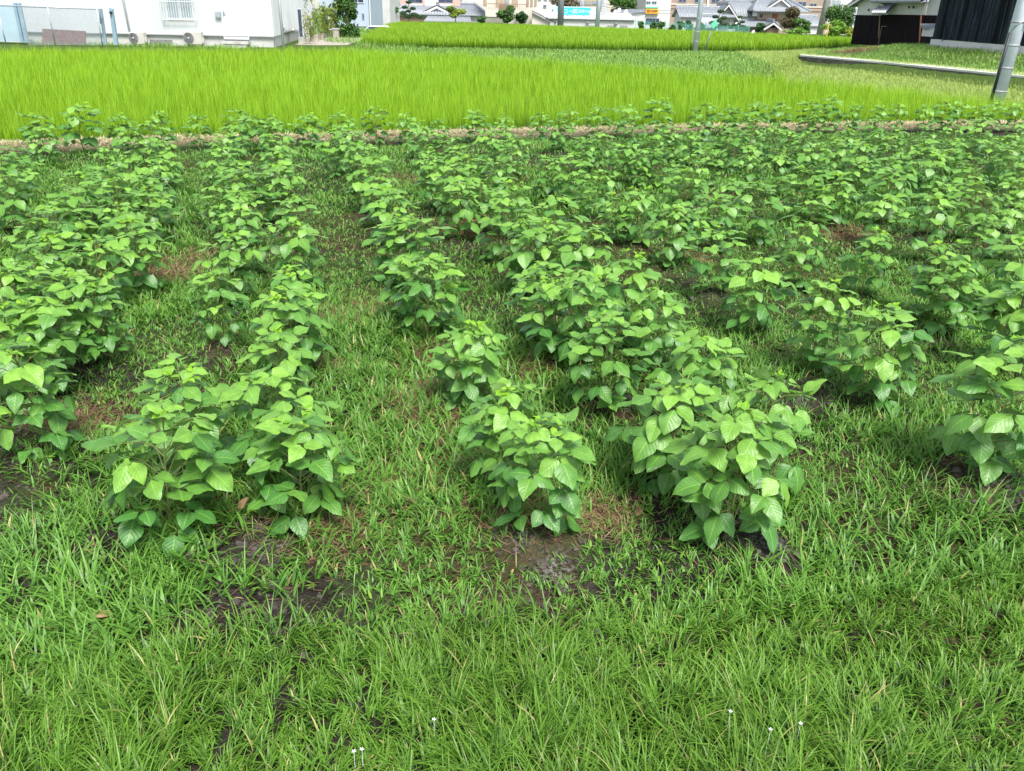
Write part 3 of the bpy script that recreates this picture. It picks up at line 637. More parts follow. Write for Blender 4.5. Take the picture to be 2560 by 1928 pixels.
# ---- odd leaves in the crop: yellow, pale and wilted
def loose_leaf(name, x, y, z, L, mat, label, cat, pitch=.5, az=0, roll=0, curl=.5, wd=.6):
    d = np.array([math.cos(az)*math.cos(pitch), math.sin(az)*math.cos(pitch), -math.sin(pitch)]); n0 = np.array([math.sin(roll), 0, 1.]); nn = norm(n0-d*np.dot(n0, d))
    V, uv, Fq = leaflet(np.zeros(3), d, nn, L, L*wd, True, np.random.default_rng(int(abs(x*100))), curl, .4)
    me = np_mesh(name, V, Fq, True, np.tile([.5, 0, 0], (len(V), 1)), uv); o = np_obj(name, me, M[mat]); o.location = (x, y, z); tag(o, label, cat); return o
x, y = on(235, 1560, .03); loose_leaf('dead_leaf', x, y, .07, .11, 'deadleaf', 'curled brown dead leaf lying in the grass at lower left', 'dead leaf', .1, .6, 0, .9, .5)
x, y = on(620, 1265, .1); loose_leaf('wilted_leaf', x+.02, y-.02, .16, .13, 'deadleaf', 'wilted beige leaf hanging under the second front plant from the left', 'dead leaf', .5, 3.4, .8, .9, .3)
x, y = on(1590, 1270, .06); loose_leaf('dead_leaf', x, y-.05, hz(x, y)+.1, .07, 'deadleaf', 'small tan dead leaf below the large front plant right of centre', 'dead leaf', 1.1, 1, .4, .6, .7)
x, y = on(690, 1620, .03); 

# ---- tiny white flowers in the verge
def flowers():
    pr = None
    descr = ['by the lower left of the verge', 'just right of its twin near the bottom middle', 'at the right of the verge centre', 'in deep grass near the bottom edge', 'in the verge near the middle right', 'low in the verge below the right-hand rows']
    for k, (px, py) in enumerate([(885, 1885), (905, 1880), (1825, 1785), (2000, 1815), (1925, 1830), (1085, 1805)]):
        x, y = on(px, py, .12); o = bpy.data.objects.new('flower', pr) if pr else None
        if not pr:
            mb = MB()
            for a in range(5):
                t = a*1.2566; mb.slab([(0, 0, 0), (.004*math.cos(t-.4), .004*math.sin(t-.4), .002), (.008*math.cos(t), .008*math.sin(t), .003), (.004*math.cos(t+.4), .004*math.sin(t+.4), .002)], .0006)
            mb.tube((0, 0, -.07), (0, 0, 0), .0008, n=5); o = mb.build('flower', M['petal']); pr = o.data
        else: link(o)
        o.location = (x, y, .13); tag(o, 'tiny white flower '+descr[k], 'flower', 'tiny white flowers in the verge grass')
flowers()

# ---- seeding grass stalks with finger-like heads
def stalks():
    where = [(1990, 650, 'beside the plants right of the middle'), (2010, 780, 'between rows at the right of the photo'), (560, 1040, 'near the front plants at left'), (990, 1060, 'left of the tall front centre plant')]
    for px, py, w_ in where:
        x, y = on(px, py, .3); z = hz(x, y); mb = MB(); top = Vector((.03, 0, .36)); mb.path([(0, 0, 0), (.0, 0, .2), tuple(top)], [.0018, .0015, .0012], 4)
        for a in range(6):
            t = a*1.05+.3; mb.path([tuple(top), tuple(top+Vector((.05*math.cos(t), .05*math.sin(t), .05))), tuple(top+Vector((.10*math.cos(t), .10*math.sin(t), .06)))], [.0013, .0013, .0008], 4)
        mb.v = [(v[0]+x, v[1]+y, v[2]+z) for v in mb.v]
        me = bpy.data.meshes.new('grass_stalk'); me.from_pydata(mb.v, [], mb.f); me.update(); me.materials.append(M['yweed']); o = link(bpy.data.objects.new('grass_stalk', me))
        tag(o, 'thin crabgrass stalk with spread seed head '+w_, 'grass stalk', 'seeding grass stalks among the beans')
stalks()
#BACKGROUND#
# ------------------------------------------------------------------ trees and bushes
def tree(name, label, cat, x, y, z, hgt, rx, mat, trunk=.25, nl=1600, leaf=.16, seed=1, group=None, lumps=9, ry=None, low=.15, tilt=0, spire=False):
    """tapered trunk with limbs and a crown of leaf faces spread through uneven lumps"""
    rng = np.random.default_rng(seed); ry = ry or rx; root = empty(name, (x, y, z), label, cat, group)
    cz = hgt*(low+1)/2; rz_ = hgt*(1-low)/2; C = []
    for k in range(lumps):
        t = rng.uniform(-1, 1); a = rng.uniform(0, 6.28); q = math.sqrt(max(.05, 1-t*t))*(.75 if not spire else max(.15, .8-.55*(t+1)/2))*rng.uniform(.35, 1)
        C.append((rx*q*math.cos(a), ry*q*math.sin(a), cz+rz_*t*.72, rng.uniform(.34, .55)*(1 if not spire else .6)))
    tb = MB(); top = (rng.normal(0, .04)*rx, 0, hgt*.75)
    tb.path([(0, 0, -.1), (.05*rx, 0, hgt*.3), top], [trunk*.5, trunk*.38, trunk*.12], 7)
    for c in C: tb.path([(0.03*rx, 0, hgt*rng.uniform(.2, .5)), (c[0]*.5, c[1]*.5, c[2]*.85), (c[0], c[1], c[2])], [trunk*.22, trunk*.14, trunk*.05], 5)
    o = tb.build('trunk', M['bark']); o.parent = root
    ci = rng.integers(0, lumps, nl); cc = np.array(C)[ci]; d = rng.normal(0, 1, (nl, 3)); d /= np.linalg.norm(d, axis=1)[:, None]
    rad = rng.uniform(.25, 1.08, nl)**.5
    P = cc[:, :3]+d*(rad*cc[:, 3])[:, None]*np.array([rx, ry, rz_*.8])
    n0 = d*.6+rng.normal(0, .6, (nl, 3))+np.array([0, 0, .5]); n0 /= np.linalg.norm(n0, axis=1)[:, None]
    a = np.cross(n0, rng.normal(0, 1, (nl, 3))); a /= np.linalg.norm(a, axis=1)[:, None]; b = np.cross(n0, a)
    s = (leaf*rng.uniform(.6, 1.4, nl))[:, None]
    V = np.stack([P-a*s, P-b*s*.5, P+a*s, P+b*s*.5], 1).reshape(-1, 3); Fq = np.arange(nl*4).reshape(-1, 4)
    tone = np.clip(np.array([rng.uniform(.1, .9) for _ in range(lumps)])[ci]+rng.normal(0, .25, nl), 0, 1)
    A = np.repeat(np.stack([tone, np.zeros(nl), rng.uniform(0, .9, nl)], 1), 4, 0)
    o = np_obj('crown', np_mesh('crown', V, Fq, False, A), M[mat], root); return root

def thing(name, label, cat, loc, group=None): return empty(name, loc, label, cat, group)
def WX(px, py, Y): p = at(px, py, Y); return p[0], p[2]
def window(root, px0, py0, px1, py1, Y, fm='frame', gm='glass', mull=1, hm=0, t=.05, pr=.05, name='window'):
    x0, _ = WX(px0, (py0+py1)/2, Y); x1, _ = WX(px1, (py0+py1)/2, Y); _, z1 = WX((px0+px1)/2, py0, Y); _, z0 = WX((px0+px1)/2, py1, Y)
    return window_m(root, x0, x1, z0, z1, Y, fm, gm, mull, hm, t, pr, name)
def window_m(root, x0, x1, z0, z1, Y, fm='frame', gm='glass', mull=1, hm=0, t=.05, pr=.05, name='window'):
    m = MB(); a = Y-pr; b = Y+.01
    m.box((x0, a, z0), (x1, b, z0+t)); m.box((x0, a, z1-t), (x1, b, z1)); m.box((x0, a+.002, z0+t), (x0+t, b, z1-t)); m.box((x1-t, a+.002, z0+t), (x1, b, z1-t))
    for k in range(mull): xm = x0+(x1-x0)*(k+1)/(mull+1); m.box((xm-t*.4, a+.004, z0+t), (xm+t*.4, b, z1-t))
    for k in range(hm): zm = z0+(z1-z0)*(k+1)/(hm+1); m.box((x0+t, a+.006, zm-t*.3), (x1-t, b, zm+t*.3))
    f = m.build(name, M[fm], root); p = MB(); p.box((x0+t*.5, a+.022, z0+t*.5), (x1-t*.5, b+.02, z1-t*.5)); p.build('pane', M[gm]).parent = f
    f.children[0].matrix_parent_inverse = f.matrix_world.inverted() if False else Matrix.Identity(4)
    f.children[0].matrix_basis = Matrix.Identity(4); f.children[0].parent = f
    f.children[0].matrix_parent_inverse = Matrix.Translation(-Vector(root.location))@Matrix.Translation(Vector(root.location))
    return f

# ------------------------------------------------------------------ the white factory on the left
FY = 44.0
cx, cz_ = WX(686, 112, FY); gz = .22
fac = thing('factory_building', 'long white sheet-clad factory with barred window and plain door', 'building', (cx-8, FY, gz))
bx2 = cx-3.2; by2 = 66.0                                         # far corner of the side wall
zt = 6.5; sill = WX(400, 85.5, FY)[1]
wl = MB()
n_ = int((cx+34)/.30)
for i in range(n_):                                              # ribbed sheet: shallow standing seams
    x0 = -34+i*(cx+34)/n_; x1 = -34+(i+1)*(cx+34)/n_
    wl.quad((x0, FY, sill), (x1-.03, FY, sill), (x1-.03, FY, zt), (x0, FY, zt)); wl.quad((x1-.03, FY, sill), (x1-.015, FY-.012, sill), (x1-.015, FY-.012, zt), (x1-.03, FY, zt)); wl.quad((x1-.015, FY-.012, sill), (x1, FY, sill), (x1, FY, zt), (x1-.015, FY-.012, zt))
m_ = 60
for i in range(m_):
    a = (cx+(bx2-cx)*i/m_, FY+(by2-FY)*i/m_); b = (cx+(bx2-cx)*(i+1)/m_, FY+(by2-FY)*(i+1)/m_); am = ((a[0]*.15+b[0]*.85), (a[1]*.15+b[1]*.85)); ap = (am[0]+.05, am[1])
    wl.quad((a[0], a[1], sill), (am[0], am[1], sill), (am[0], am[1], zt), (a[0], a[1], zt)); wl.quad((am[0], am[1], sill), (ap[0], ap[1], sill), (ap[0], ap[1], zt), (am[0], am[1], zt)); wl.quad((ap[0], ap[1], sill), (b[0], b[1], sill), (b[0], b[1], zt), (ap[0], ap[1], zt))
wl.quad((-34, FY, sill), (-34, FY, zt), (-34, by2, zt), (-34, by2, sill)); wl.quad((-34, by2, sill), (bx2, by2, sill), (bx2, by2, zt), (-34, by2, zt))
wl.build('wall', M['white_wall'], fac)
rf = MB(); rf.slab([(-34.3, FY-.3, zt), (cx+.3, FY-.3, zt), (bx2+.3, by2, zt+.02), (-34.3, by2, zt+.02)], .12); rf.build('roof', M['frame'], fac)
fd = MB(); fd.add([(-34, FY+.06, gz-.5), (cx-.05, FY+.06, gz-.5), (bx2-.05, by2, gz-.5), (-34, by2, gz-.5), (-34, FY+.06, sill), (cx-.05, FY+.06, sill), (bx2-.05, by2, sill), (-34, by2, sill)], [(0, 1, 5, 4), (1, 2, 6, 5), (4, 5, 6, 7)])
fd.build('foundation', M['path'], fac)
sl = MB(); sl.box((-34, FY-.05, sill-.045), (cx+.02, FY+.02, sill)); sl.build('sill', M['frame'], fac)
c_ = MB(); c_.box((cx-.04, FY-.04, sill), (cx+.04, FY+.06, zt-.02)); c_.build('corner_trim', M['white'], fac)
dp = MB(); dp.tube((cx+.35, FY+.35, gz-.3), (cx+.35, FY+.35, 6), .07, n=10); dp.build('downpipe', M['white'], fac, True)
wn = window(fac, 415, -18, 482, 48, FY, 'white', 'glassl', 1, 0, .06, .06)
gr = MB(); x0, z0 = WX(411, 52, FY); x1, z1 = WX(486, -16, FY)
for i in range(15): x = x0+(x1-x0)*i/14; gr.box((x-.012, FY-.19, z0), (x+.012, FY-.165, z1))
for z in (z0+.06, (z0+z1)/2+.25, z1-.05): gr.box((x0, FY-.21, z-.02), (x1, FY-.19, z+.02))
gr.box((x0+.02, FY-.19, z0+.1), (x0+.05, FY+.02, z0+.13)); gr.box((x1-.05, FY-.19, z0+.1), (x1-.02, FY+.02, z0+.13)); gr.build('window_grille', M['white'], fac)
bl = MB(); bx0, bz0 = WX(424, 46, FY)
for i in range(6): bl.box((bx0+.12+i*.19, FY-.034, bz0+.07), (bx0+.26+i*.19, FY-.03, bz0+.30))
bl.build('shelf_items', M['navy'], fac)
dx0, dz0 = WX(563, 98, FY); dx1, dz1 = WX(611, 0, FY)
dr = MB(); dr.box((dx0, FY-.04, dz0), (dx1, FY+.02, dz0+2.05)); door = dr.build('door', M['white'], fac)
h_ = MB(); h_.box((dx0+.06, FY-.09, dz0+1.1), (dx0+.12, FY-.04, dz0+1.3)); h_.box((dx0+.06, FY-.11, dz0+1.18), (dx0+.2, FY-.09, dz0+1.21)); hh = h_.build('handle', M['galv']); hh.parent = door
df = MB(); df.box((dx0-.05, FY-.055, dz0), (dx0-.003, FY+.01, dz0+2.1)); df.box((dx1+.003, FY-.055, dz0), (dx1+.05, FY+.01, dz0+2.1)); df.box((dx0-.003, FY-.055, dz0+2.053), (dx1+.003, FY+.01, dz0+2.1)); df.build('door_frame', M['white_wall'], fac)
stp = MB(); stp.box((dx0-.05, FY-.5, dz0-.2), (dx1+.1, FY-.03, dz0-.08)); stp.box((dx0-.02, FY-.8, gz-.3), (dx1+.05, FY-.52, dz0-.26)); stp.box((dx0, FY-.45, gz-.3), (dx1, FY-.05, dz0-.21)); stp.build('doorstep', M['concrete'], fac)
mb_x, mb_z = WX(546, 37, FY); mt = MB(); mt.box((mb_x-.13, FY-.12, mb_z-.14), (mb_x+.13, FY+.01, mb_z+.14)); mt.box((mb_x-.09, FY-.135, mb_z-.09), (mb_x+.09, FY-.121, mb_z+.08)); mt.build('meter_box', M['galv'], fac)
for a, b in ((377, 428),):
    v = MB(); x0, z0 = WX(a, 112, FY); x1, z1 = WX(b, 100, FY)
    for i in range(16): xx = x0+(x1-x0)*i/15; v.box((xx-.02, FY+.0, z0-.1), (xx+.02, FY+.05, z1))
    v.build('vent', M['acgrey'], fac)
pv = MB(); px_, pz_ = WX(315, 10, FY); pv.tube((px_, FY-.06, gz+.3), (px_-.25, FY-.06, 6.2), .05, n=8); pv.build('conduit', M['white'], fac, True)

def ac_unit(px0, px1, pyt, pyb, label):
    x0, zt_ = WX(px0, pyt, FY-.6); x1, zb = WX(px1, pyb, FY-.6); r = thing('air_conditioner_unit', label, 'air conditioner', ((x0+x1)/2, FY-.6, gz), 'outdoor units along the factory front')
    c = MB(); c.box((x0, FY-.6, zb), (x1, FY-.22, zt_)); c.build('casing', M['ac'], r, bevel=.02)
    cxx = x0+(x1-x0)*.30; czz = (zb+zt_)/2; rr = (zt_-zb)*.42
    g_ = MB()
    for k in range(7): 
        ra = rr*(k+1)/7
        for a in range(24):
            t0 = a*math.pi/12; t1 = (a+1)*math.pi/12; g_.tube((cxx+ra*math.cos(t0), FY-.625, czz+ra*math.sin(t0)), (cxx+ra*math.cos(t1), FY-.625, czz+ra*math.sin(t1)), .008, n=4, cap=False)
    for a in range(12): t0 = a*math.pi/6; g_.tube((cxx, FY-.62, czz), (cxx+rr*math.cos(t0), FY-.62, czz+rr*math.sin(t0)), .006, n=4)
    g_.tube((cxx, FY-.612, czz), (cxx, FY-.603, czz), rr, n=28); gg = g_.build('fan_grille', M['acgrey'], r)
    hb = MB(); hb.tube((cxx, FY-.65, czz), (cxx, FY-.6, czz), rr*.16, n=14); hb.build('fan_hub', M['white'], r, True)
    ft = MB(); ft.box((x0+.08, FY-.58, gz-.2), (x0+.16, FY-.26, zb)); ft.box((x1-.16, FY-.58, gz-.2), (x1-.08, FY-.26, zb)); ft.build('feet', M['concrete'], r)
    vc = MB(); vc.box((x1, FY-.5, zb+.08), (x1+.07, FY-.3, zb+.3)); vc.build('valve_cover', M['ac'], r)
ac_unit(320, 362, 80, 111, 'white outdoor unit with round fan, left one near the fence')
ac_unit(456, 505, 79, 112, 'white outdoor unit with round fan, right one below the barred window')

def side_unit(px0, px1, px2, pyt, pyb, Y, label):
    """tall unit standing off the side wall: dark finned end face and white louvred long face"""
    x0, zt_ = WX(px0, pyt, Y); x1, zb = WX(px1, pyb, Y); Y2 = Y+1.5; x2, _ = WX(px2, pyb, Y2)
    r = thing('outdoor_unit', label, 'air conditioner', ((x0+x1)/2, Y, hz(x0, Y)), 'tall outdoor units beside the factory')
    c = MB(); c.add([(x0, Y, zb), (x1, Y, zb), (x2, Y2, zb), (x0, Y2, zb), (x0, Y, zt_), (x1, Y, zt_), (x2, Y2, zt_), (x0, Y2, zt_)], [(0, 1, 5, 4), (1, 2, 6, 5), (2, 3, 7, 6), (3, 0, 4, 7), (4, 5, 6, 7), (0, 3, 2, 1)])
    c.build('casing', M['white'], r)
    g_ = MB(); g_.box((x0+.04, Y-.03, zb+.06), (x1-.03, Y-.003, zt_-.05)); g_.build('coil_grille', M['navy'], r)
    lv = MB()
    for k in range(1, 4):
        f = k/4; xx = x1+(x2-x1)*f; yy = Y+1.5*f; lv.tube((xx+.03, yy, zb+.2), (xx+.03, yy, zt_-.12), .035, n=6)
    lv.build('louvres', M['ac'], r)
    b_ = MB(); b_.box((x0-.05, Y-.05, hz(x0, Y)-.3), (x1+.25, Y2, zb-.003)); b_.build('plinth', M['concrete'], r)
side_unit(742, 759, 775, 21, 94, 50, 'tall white outdoor unit with dark fins, nearer one beside the factory wall')
side_unit(787, 798, 803, 20, 78, 62, 'tall white outdoor unit partly hidden behind weeds at the factory rear')
# pipes
r = thing('insulated_pipes', 'bent foil-wrapped and black pipes at the factory side wall', 'pipes', (*on(715, 100, .3), .3)); Yp = 47.5
p = lambda px, py, Y=Yp: Vector(at(px, py, Y))
m = MB(); m.path([p(703, 84), p(718, 79), p(732, 76), p(741, 78, 49)], [.09, .1, .1, .08], 8); m.build('foil_pipe', M['silver'], r, True)
m = MB(); m.path([p(683, 71), p(692, 71), p(697, 76), p(697, 86)], [.05, .055, .06, .06], 8); m.build('black_pipe', M['black'], r, True)
m = MB(); m.path([p(698, 59), p(707, 59), p(710, 63), p(710, 78)], [.05, .05, .05, .05], 8); m.build('galvanised_pipe', M['galv'], r, True)
m = MB(); m.box(tuple(p(676, 88)), (p(694, 88).x, Yp+.4, p(694, 85).z)); m.build('bracket', M['rust'], r)
r = thing('equipment_box', 'small white equipment box fixed on the factory side wall', 'box', (*on(690, 90, .4), .6)); q0 = p(688, 80); q1 = p(703, 63)
m = MB(); m.box((q0.x, Yp+.3, q0.z), (q1.x, Yp+.7, q1.z)); m.build('casing', M['white'], r, bevel=.03); m = MB(); m.box((q0.x+.05, Yp+.28, q0.z+.05), (q0.x+.12, Yp+.297, q1.z-.1)); m.build('hinge', M['galv'], r)

# concrete block wall beside it
r = thing('retaining_wall', 'low weathered concrete block wall between factory yard and shrub', 'wall', (*on(800, 112, .1), 0))
m = MB(); a = at(792, 108, 52); b = at(818, 92, 60); m.add([(a[0]-.1, a[1], -.3), (a[0]+.2, a[1], -.3), (b[0]+.2, b[1], -.3), (b[0]-.1, b[1], -.3), (a[0]-.1, a[1], a[2]+.15), (a[0]+.2, a[1], a[2]+.15), (b[0]+.2, b[1], b[2]), (b[0]-.1, b[1], b[2])], [(0, 1, 5, 4), (1, 2, 6, 5), (2, 3, 7, 6), (3, 0, 4, 7), (4, 5, 6, 7)]); m.build('block_course', M['concrete'], r)
m = MB()
for px, py, Y, h in ((768, 111, 50, .45), (779, 109, 50.5, .5), (790, 106, 51, .65), (803, 103, 53, .7)):
    a = at(px, py, Y); m.box((a[0]-.18, Y, -.3), (a[0]+.12, Y+.3, a[2]+h*.6))
m.build('post_blocks', M['stone'], r)
r = thing('gate_post', 'square stone gate post right of the weeds by the shrub', 'post', (at(838, 100, 54)[0], 54, 0)); a = at(838, 74, 54)
m = MB(); m.box((a[0]-.17, 54, -.2), (a[0]+.17, 54.35, a[2])); m.build('shaft', M['stone'], r, bevel=.02); m = MB(); m.box((a[0]-.21, 53.96, a[2]+.002), (a[0]+.21, 54.39, a[2]+.08)); m.build('cap', M['concrete'], r)
m = MB(); m.add([(cx+.1, FY-.4, .12), (cx+2.7, FY-.2, .12), (cx+2.6, 56, .42), (cx-.6, 56, .42), (cx+.1, FY-.4, -.3), (cx+2.7, FY-.2, -.3)], [(0, 1, 2, 3), (4, 5, 1, 0)])
o = m.build('concrete_yard', M['stone']); tag(o, kind='structure')

# weeds standing by the units
def reeds(px, py, Y, h, n, mat, label, wd=.35, lf=.09, seed=3):
    x, _, z = at(px, py, Y); root = empty('tall_weed', (x, Y, z-.1), label, 'weed', 'tall weeds beside the factory yard'); rng = np.random.default_rng(seed); st = MB(); P = []
    for i in range(n):
        a = rng.uniform(0, 6.28); b = Vector((rng.normal(0, wd*.3), rng.normal(0, wd*.3), 0)); t = b+Vector((rng.normal(0, wd*.4), rng.normal(0, wd*.3), h*rng.uniform(.7, 1)))
        st.path([b, (b+t)/2+Vector((rng.normal(0, .03), 0, 0)), t], [.012, .01, .005], 4)
        for k in range(34): f = rng.uniform(.12, 1); P.append(b.lerp(t, f)+Vector(rng.normal(0, .06, 3)))
    P = np.array([tuple(q) for q in P]); nl = len(P); d = rng.normal(0, 1, (nl, 3)); d[:, 2] = abs(d[:, 2])+.6; d /= np.linalg.norm(d, axis=1)[:, None]; c = np.cross(d, rng.normal(0, 1, (nl, 3))); c /= np.linalg.norm(c, axis=1)[:, None]
    V = np.stack([P, P+d*lf*.5+c*lf*.2, P+d*lf, P+d*lf*.5-c*lf*.2], 1).reshape(-1, 3)
    A = np.repeat(np.stack([rng.uniform(0, 1, nl), rng.uniform(0, .6, nl), rng.uniform(0, 1, nl)], 1), 4, 0)
    st.build('stems', M['straw'] if mat != 'bushy' else M['bark']).parent = root; np_obj('leaves', np_mesh('leaves', V, np.arange(nl*4).reshape(-1, 4), False, A), M[mat], root)
reeds(776, 100, 49, 1.5, 9, 'bushy', 'thin olive weed clump just before the nearer tall unit', .3, .14, 3)
reeds(800, 92, 53, 1.5, 8, 'weedfar', 'dry brownish weed clump between the two tall units', .3, .14, 4)
reeds(818, 88, 55, 2.0, 22, 'bushy', 'tall dense yellow-green weed clump beside the gate post', .75, .2, 5)
reeds(768, 62, 52, 1.8, 2, 'bush', 'single thin dark stalk rising above the nearer tall unit', .1, .12, 6)
x, y, z = at(870, 112, 56); tree('shrub', 'tall dark green shrub between factory yard and pale blue house', 'shrub', x, y, z, 3.0, 1.05, 'bush', .16, 4200, .10, 11, None, 14, low=.0)

# chain-link fence, posts, gate
r = thing('chain_link_fence', 'grey chain-link fence with leaning posts before the factory wall', 'fence', (at(180, 112, 41)[0], 41, .1)); YF = 41.0
def fp(px, py): return Vector(at(px, py, YF))
m = MB(); m.tube(fp(-60, 12), fp(255, 23), .03, n=8); m.build('top_rail', M['galv'], r, True)
for a, b in (((115, 0), (139, 114)), ((243, -5), (252, 60)), ((242, 22), (256, 112)), ((-2, 40), (16, 114))):
    m = MB(); m.tube(fp(*a), fp(*b), .03, n=8); m.build('post', M['galv'], r, True)
m = MB(); tl = fp(52, 16); tr = fp(244, 23); bl_ = fp(70, 113); br = fp(256, 113)
N = 64; K = 20
def g2(u, v): return (tl.lerp(tr, u)).lerp(bl_.lerp(br, u), v)
def wire(p, q, w=.006):
    m.quad(p+Vector((-w, 0, 0)), p+Vector((w, 0, 0)), q+Vector((w, 0, 0)), q+Vector((-w, 0, 0)))
for i in range(-K, N):
    for sgn in (1, -1):
        u0 = i/N if sgn == 1 else (i+K)/N; u1 = u0+sgn*K/N; v0, v1 = 0., 1.
        if sgn == 1:
            if u0 < 0: v0 = -u0/(K/N); u0 = 0
            if u1 > 1: v1 = v1-(u1-1)/(K/N); u1 = 1
        else:
            if u0 > 1: v0 = (u0-1)/(K/N); u0 = 1
            if u1 < 0: v1 = 1+u1/(K/N); u1 = 0
        if v1 > v0+.02: wire(g2(u0, v0), g2(u1, v1))
m.build('wire_mesh', M['galv'], r)
r = thing('steel_gate', 'pale blue sheet steel gate panel at the left edge', 'gate', (at(20, 108, 42)[0], 42, .1)); a = Vector(at(-70, 15, 42)); 
m = MB(); A_ = [Vector(at(*q, 42)) for q in ((-60, 14), (38, 14), (62, 104), (-60, 104))]; m.slab([A_[3], A_[2], A_[1], A_[0]], -.05); m.build('panel', M['gate'], r)
m = MB(); A_ = [Vector(at(*q, 41.9)) for q in ((35, 8), (53, 8), (74, 106), (56, 106))]; m.slab([A_[3], A_[2], A_[1], A_[0]], -.12); m.build('post', M['steelblue'], r)
m = MB(); q0 = Vector(at(42, 10, 41.85)); q1 = Vector(at(62, 104, 41.85))
for i in range(24): c0 = q0.lerp(q1, i/24); m.box((c0.x-.02, 41.78, c0.z-.03), (c0.x+.03, 41.86, c0.z+.015))
m.build('hinge_line', M['black'], r)
r = thing('steel_post', 'narrow blue-grey steel post standing right of the fence corner', 'post', (at(290, 110, 41.5)[0], 41.5, .1)); 
for a, b, c, d in (((250, 23), (256, 23), (269, 112), (262, 112)), ):
    m = MB(); A_ = [Vector(at(*q, 41.4)) for q in (a, b, c, d)]; m.slab([A_[3], A_[2], A_[1], A_[0]], -.1); o = m.build('channel_post', M['steelblue']); tag(o, 'blue-grey steel channel post closing the right end of the chain-link fence', 'post')
m = MB(); A_ = [Vector(at(*q, 41.5)) for q in ((276, 20), (284, 23), (297, 112), (288, 112))]; m.slab([A_[3], A_[2], A_[1], A_[0]], -.15); m.build('upright', M['steelblue'], r)
m = MB(); q = at(277, 32, 41.3); m.tube((q[0], 41.25, q[2]), (q[0], 41.4, q[2]), .06, n=10); m.build('knob', M['black'], r)
r = thing('corrugated_sheet', 'dark brown corrugated sheet leaning upright behind the chain-link fence', 'sheet', (at(160, 110, 42.6)[0], 42.6, .1))
A_ = [Vector(at(*q, 42.6)) for q in ((107, 112), (215, 114), (215, 78), (107, 72))]; m = MB(); m.ribs(*A_, 22, .025, .01); m.build('sheet', M['rust'], r); m = MB(); m.box((A_[0].x+.2, 42.62, A_[0].z), (A_[0].x+.28, 42.7, A_[3].z-.1)); m.build('prop', M['bark'], r)

# ------------------------------------------------------------------ pale blue house and what is round it
def block(name, label, px0, px1, pytop, Y, depth, wall, cat='building', zb=-3.6, group=None, roof=None, overhang=.0):
    x0, _ = WX(px0, 40, Y); x1, _ = WX(px1, 40, Y); _, zt_ = WX((px0+px1)/2, pytop, Y)
    r = thing(name, label, cat, ((x0+x1)/2, Y, zb), group); m = MB(); m.box((x0, Y, zb), (x1, Y+depth, zt_)); m.build('wall', M[wall], r)
    if roof:
        m = MB(); m.box((x0-overhang, Y-overhang, zt_+.003), (x1+overhang, Y+depth+overhang, zt_+.18)); m.build('roof', M[roof], r)
    return r
def wins(r, lst, Y, fm='frame', gm='glass', mull=1, hm=0, t=.06, pr=.06):
    for a in lst: window(r, *a, Y, fm, gm, mull, hm, t, pr)
r = block('pale_blue_house', 'pale blue rendered house with small dark windows behind the shrub', 801, 922, -60, 88, 9, 'paleblue', zb=-.6, roof='frame', overhang=.3)
wins(r, [(832, -12, 862, 7), (879, -12, 910, 8)], 88, 'white'); wins(r, [(905, 33, 911, 49)], 88, 'galv', mull=0)
m = MB(); a = at(806, 64, 88); b = at(922, 66, 88); m.box((a[0], 87.94, a[2]-.04), (b[0], 87.997, a[2]+.03)); m.build('band', M['frame'], r); m = MB(); a = at(925, 20, 88); m.tube((a[0], 87.9, -.5), (a[0], 87.9, 7), .06, n=8); m.build('downpipe', M['white'], r)
r = block('white_annex', 'plain white house side behind the round bushes', 922, 975, -60, 100, 8, 'plaster', roof='tile', overhang=.3); wins(r, [(930, 36, 934, 50)], 100, 'galv', mull=0)
# parked white car, mostly hidden
r = thing('parked_car', 'white car showing only its roof above the grass verge', 'car', (at(945, 75, 80)[0], 80, hz(*at(945, 75, 80)[:2])))
X, _, Z = at(946, 64, 80); Zg = Z-1.45
m = MB(); prof = [(-2.1, .35), (-2.1, .75), (-1.35, .95), (-.75, 1.42), (.75, 1.45), (1.35, .98), (2.05, .85), (2.1, .35)]
b0 = len(m.v); m.add([(X+a, 79.2, Zg+b) for a, b in prof]+[(X+a, 80.8, Zg+b) for a, b in prof], [tuple(range(7, -1, -1)), tuple(range(8, 16))]+[(i, (i+1) % 8, 8+(i+1) % 8, 8+i) for i in range(8)]); m.build('body', M['white'], r, bevel=.05)
m = MB(); m.add([(X-1.15, 79.19, Zg+1.0), (X+1.15, 79.19, Zg+1.0), (X+.7, 79.19, Zg+1.36), (X-.7, 79.19, Zg+1.36)], [(0, 1, 2, 3)]); m.build('window', M['glass'], r)
for a in (-1.3, 1.3):
    for yy in (79.15, 80.65): m = MB(); m.tube((X+a, yy, Zg+.32), (X+a, yy+.2, Zg+.32), .32, n=18); m.build('wheel', M['black'], r)

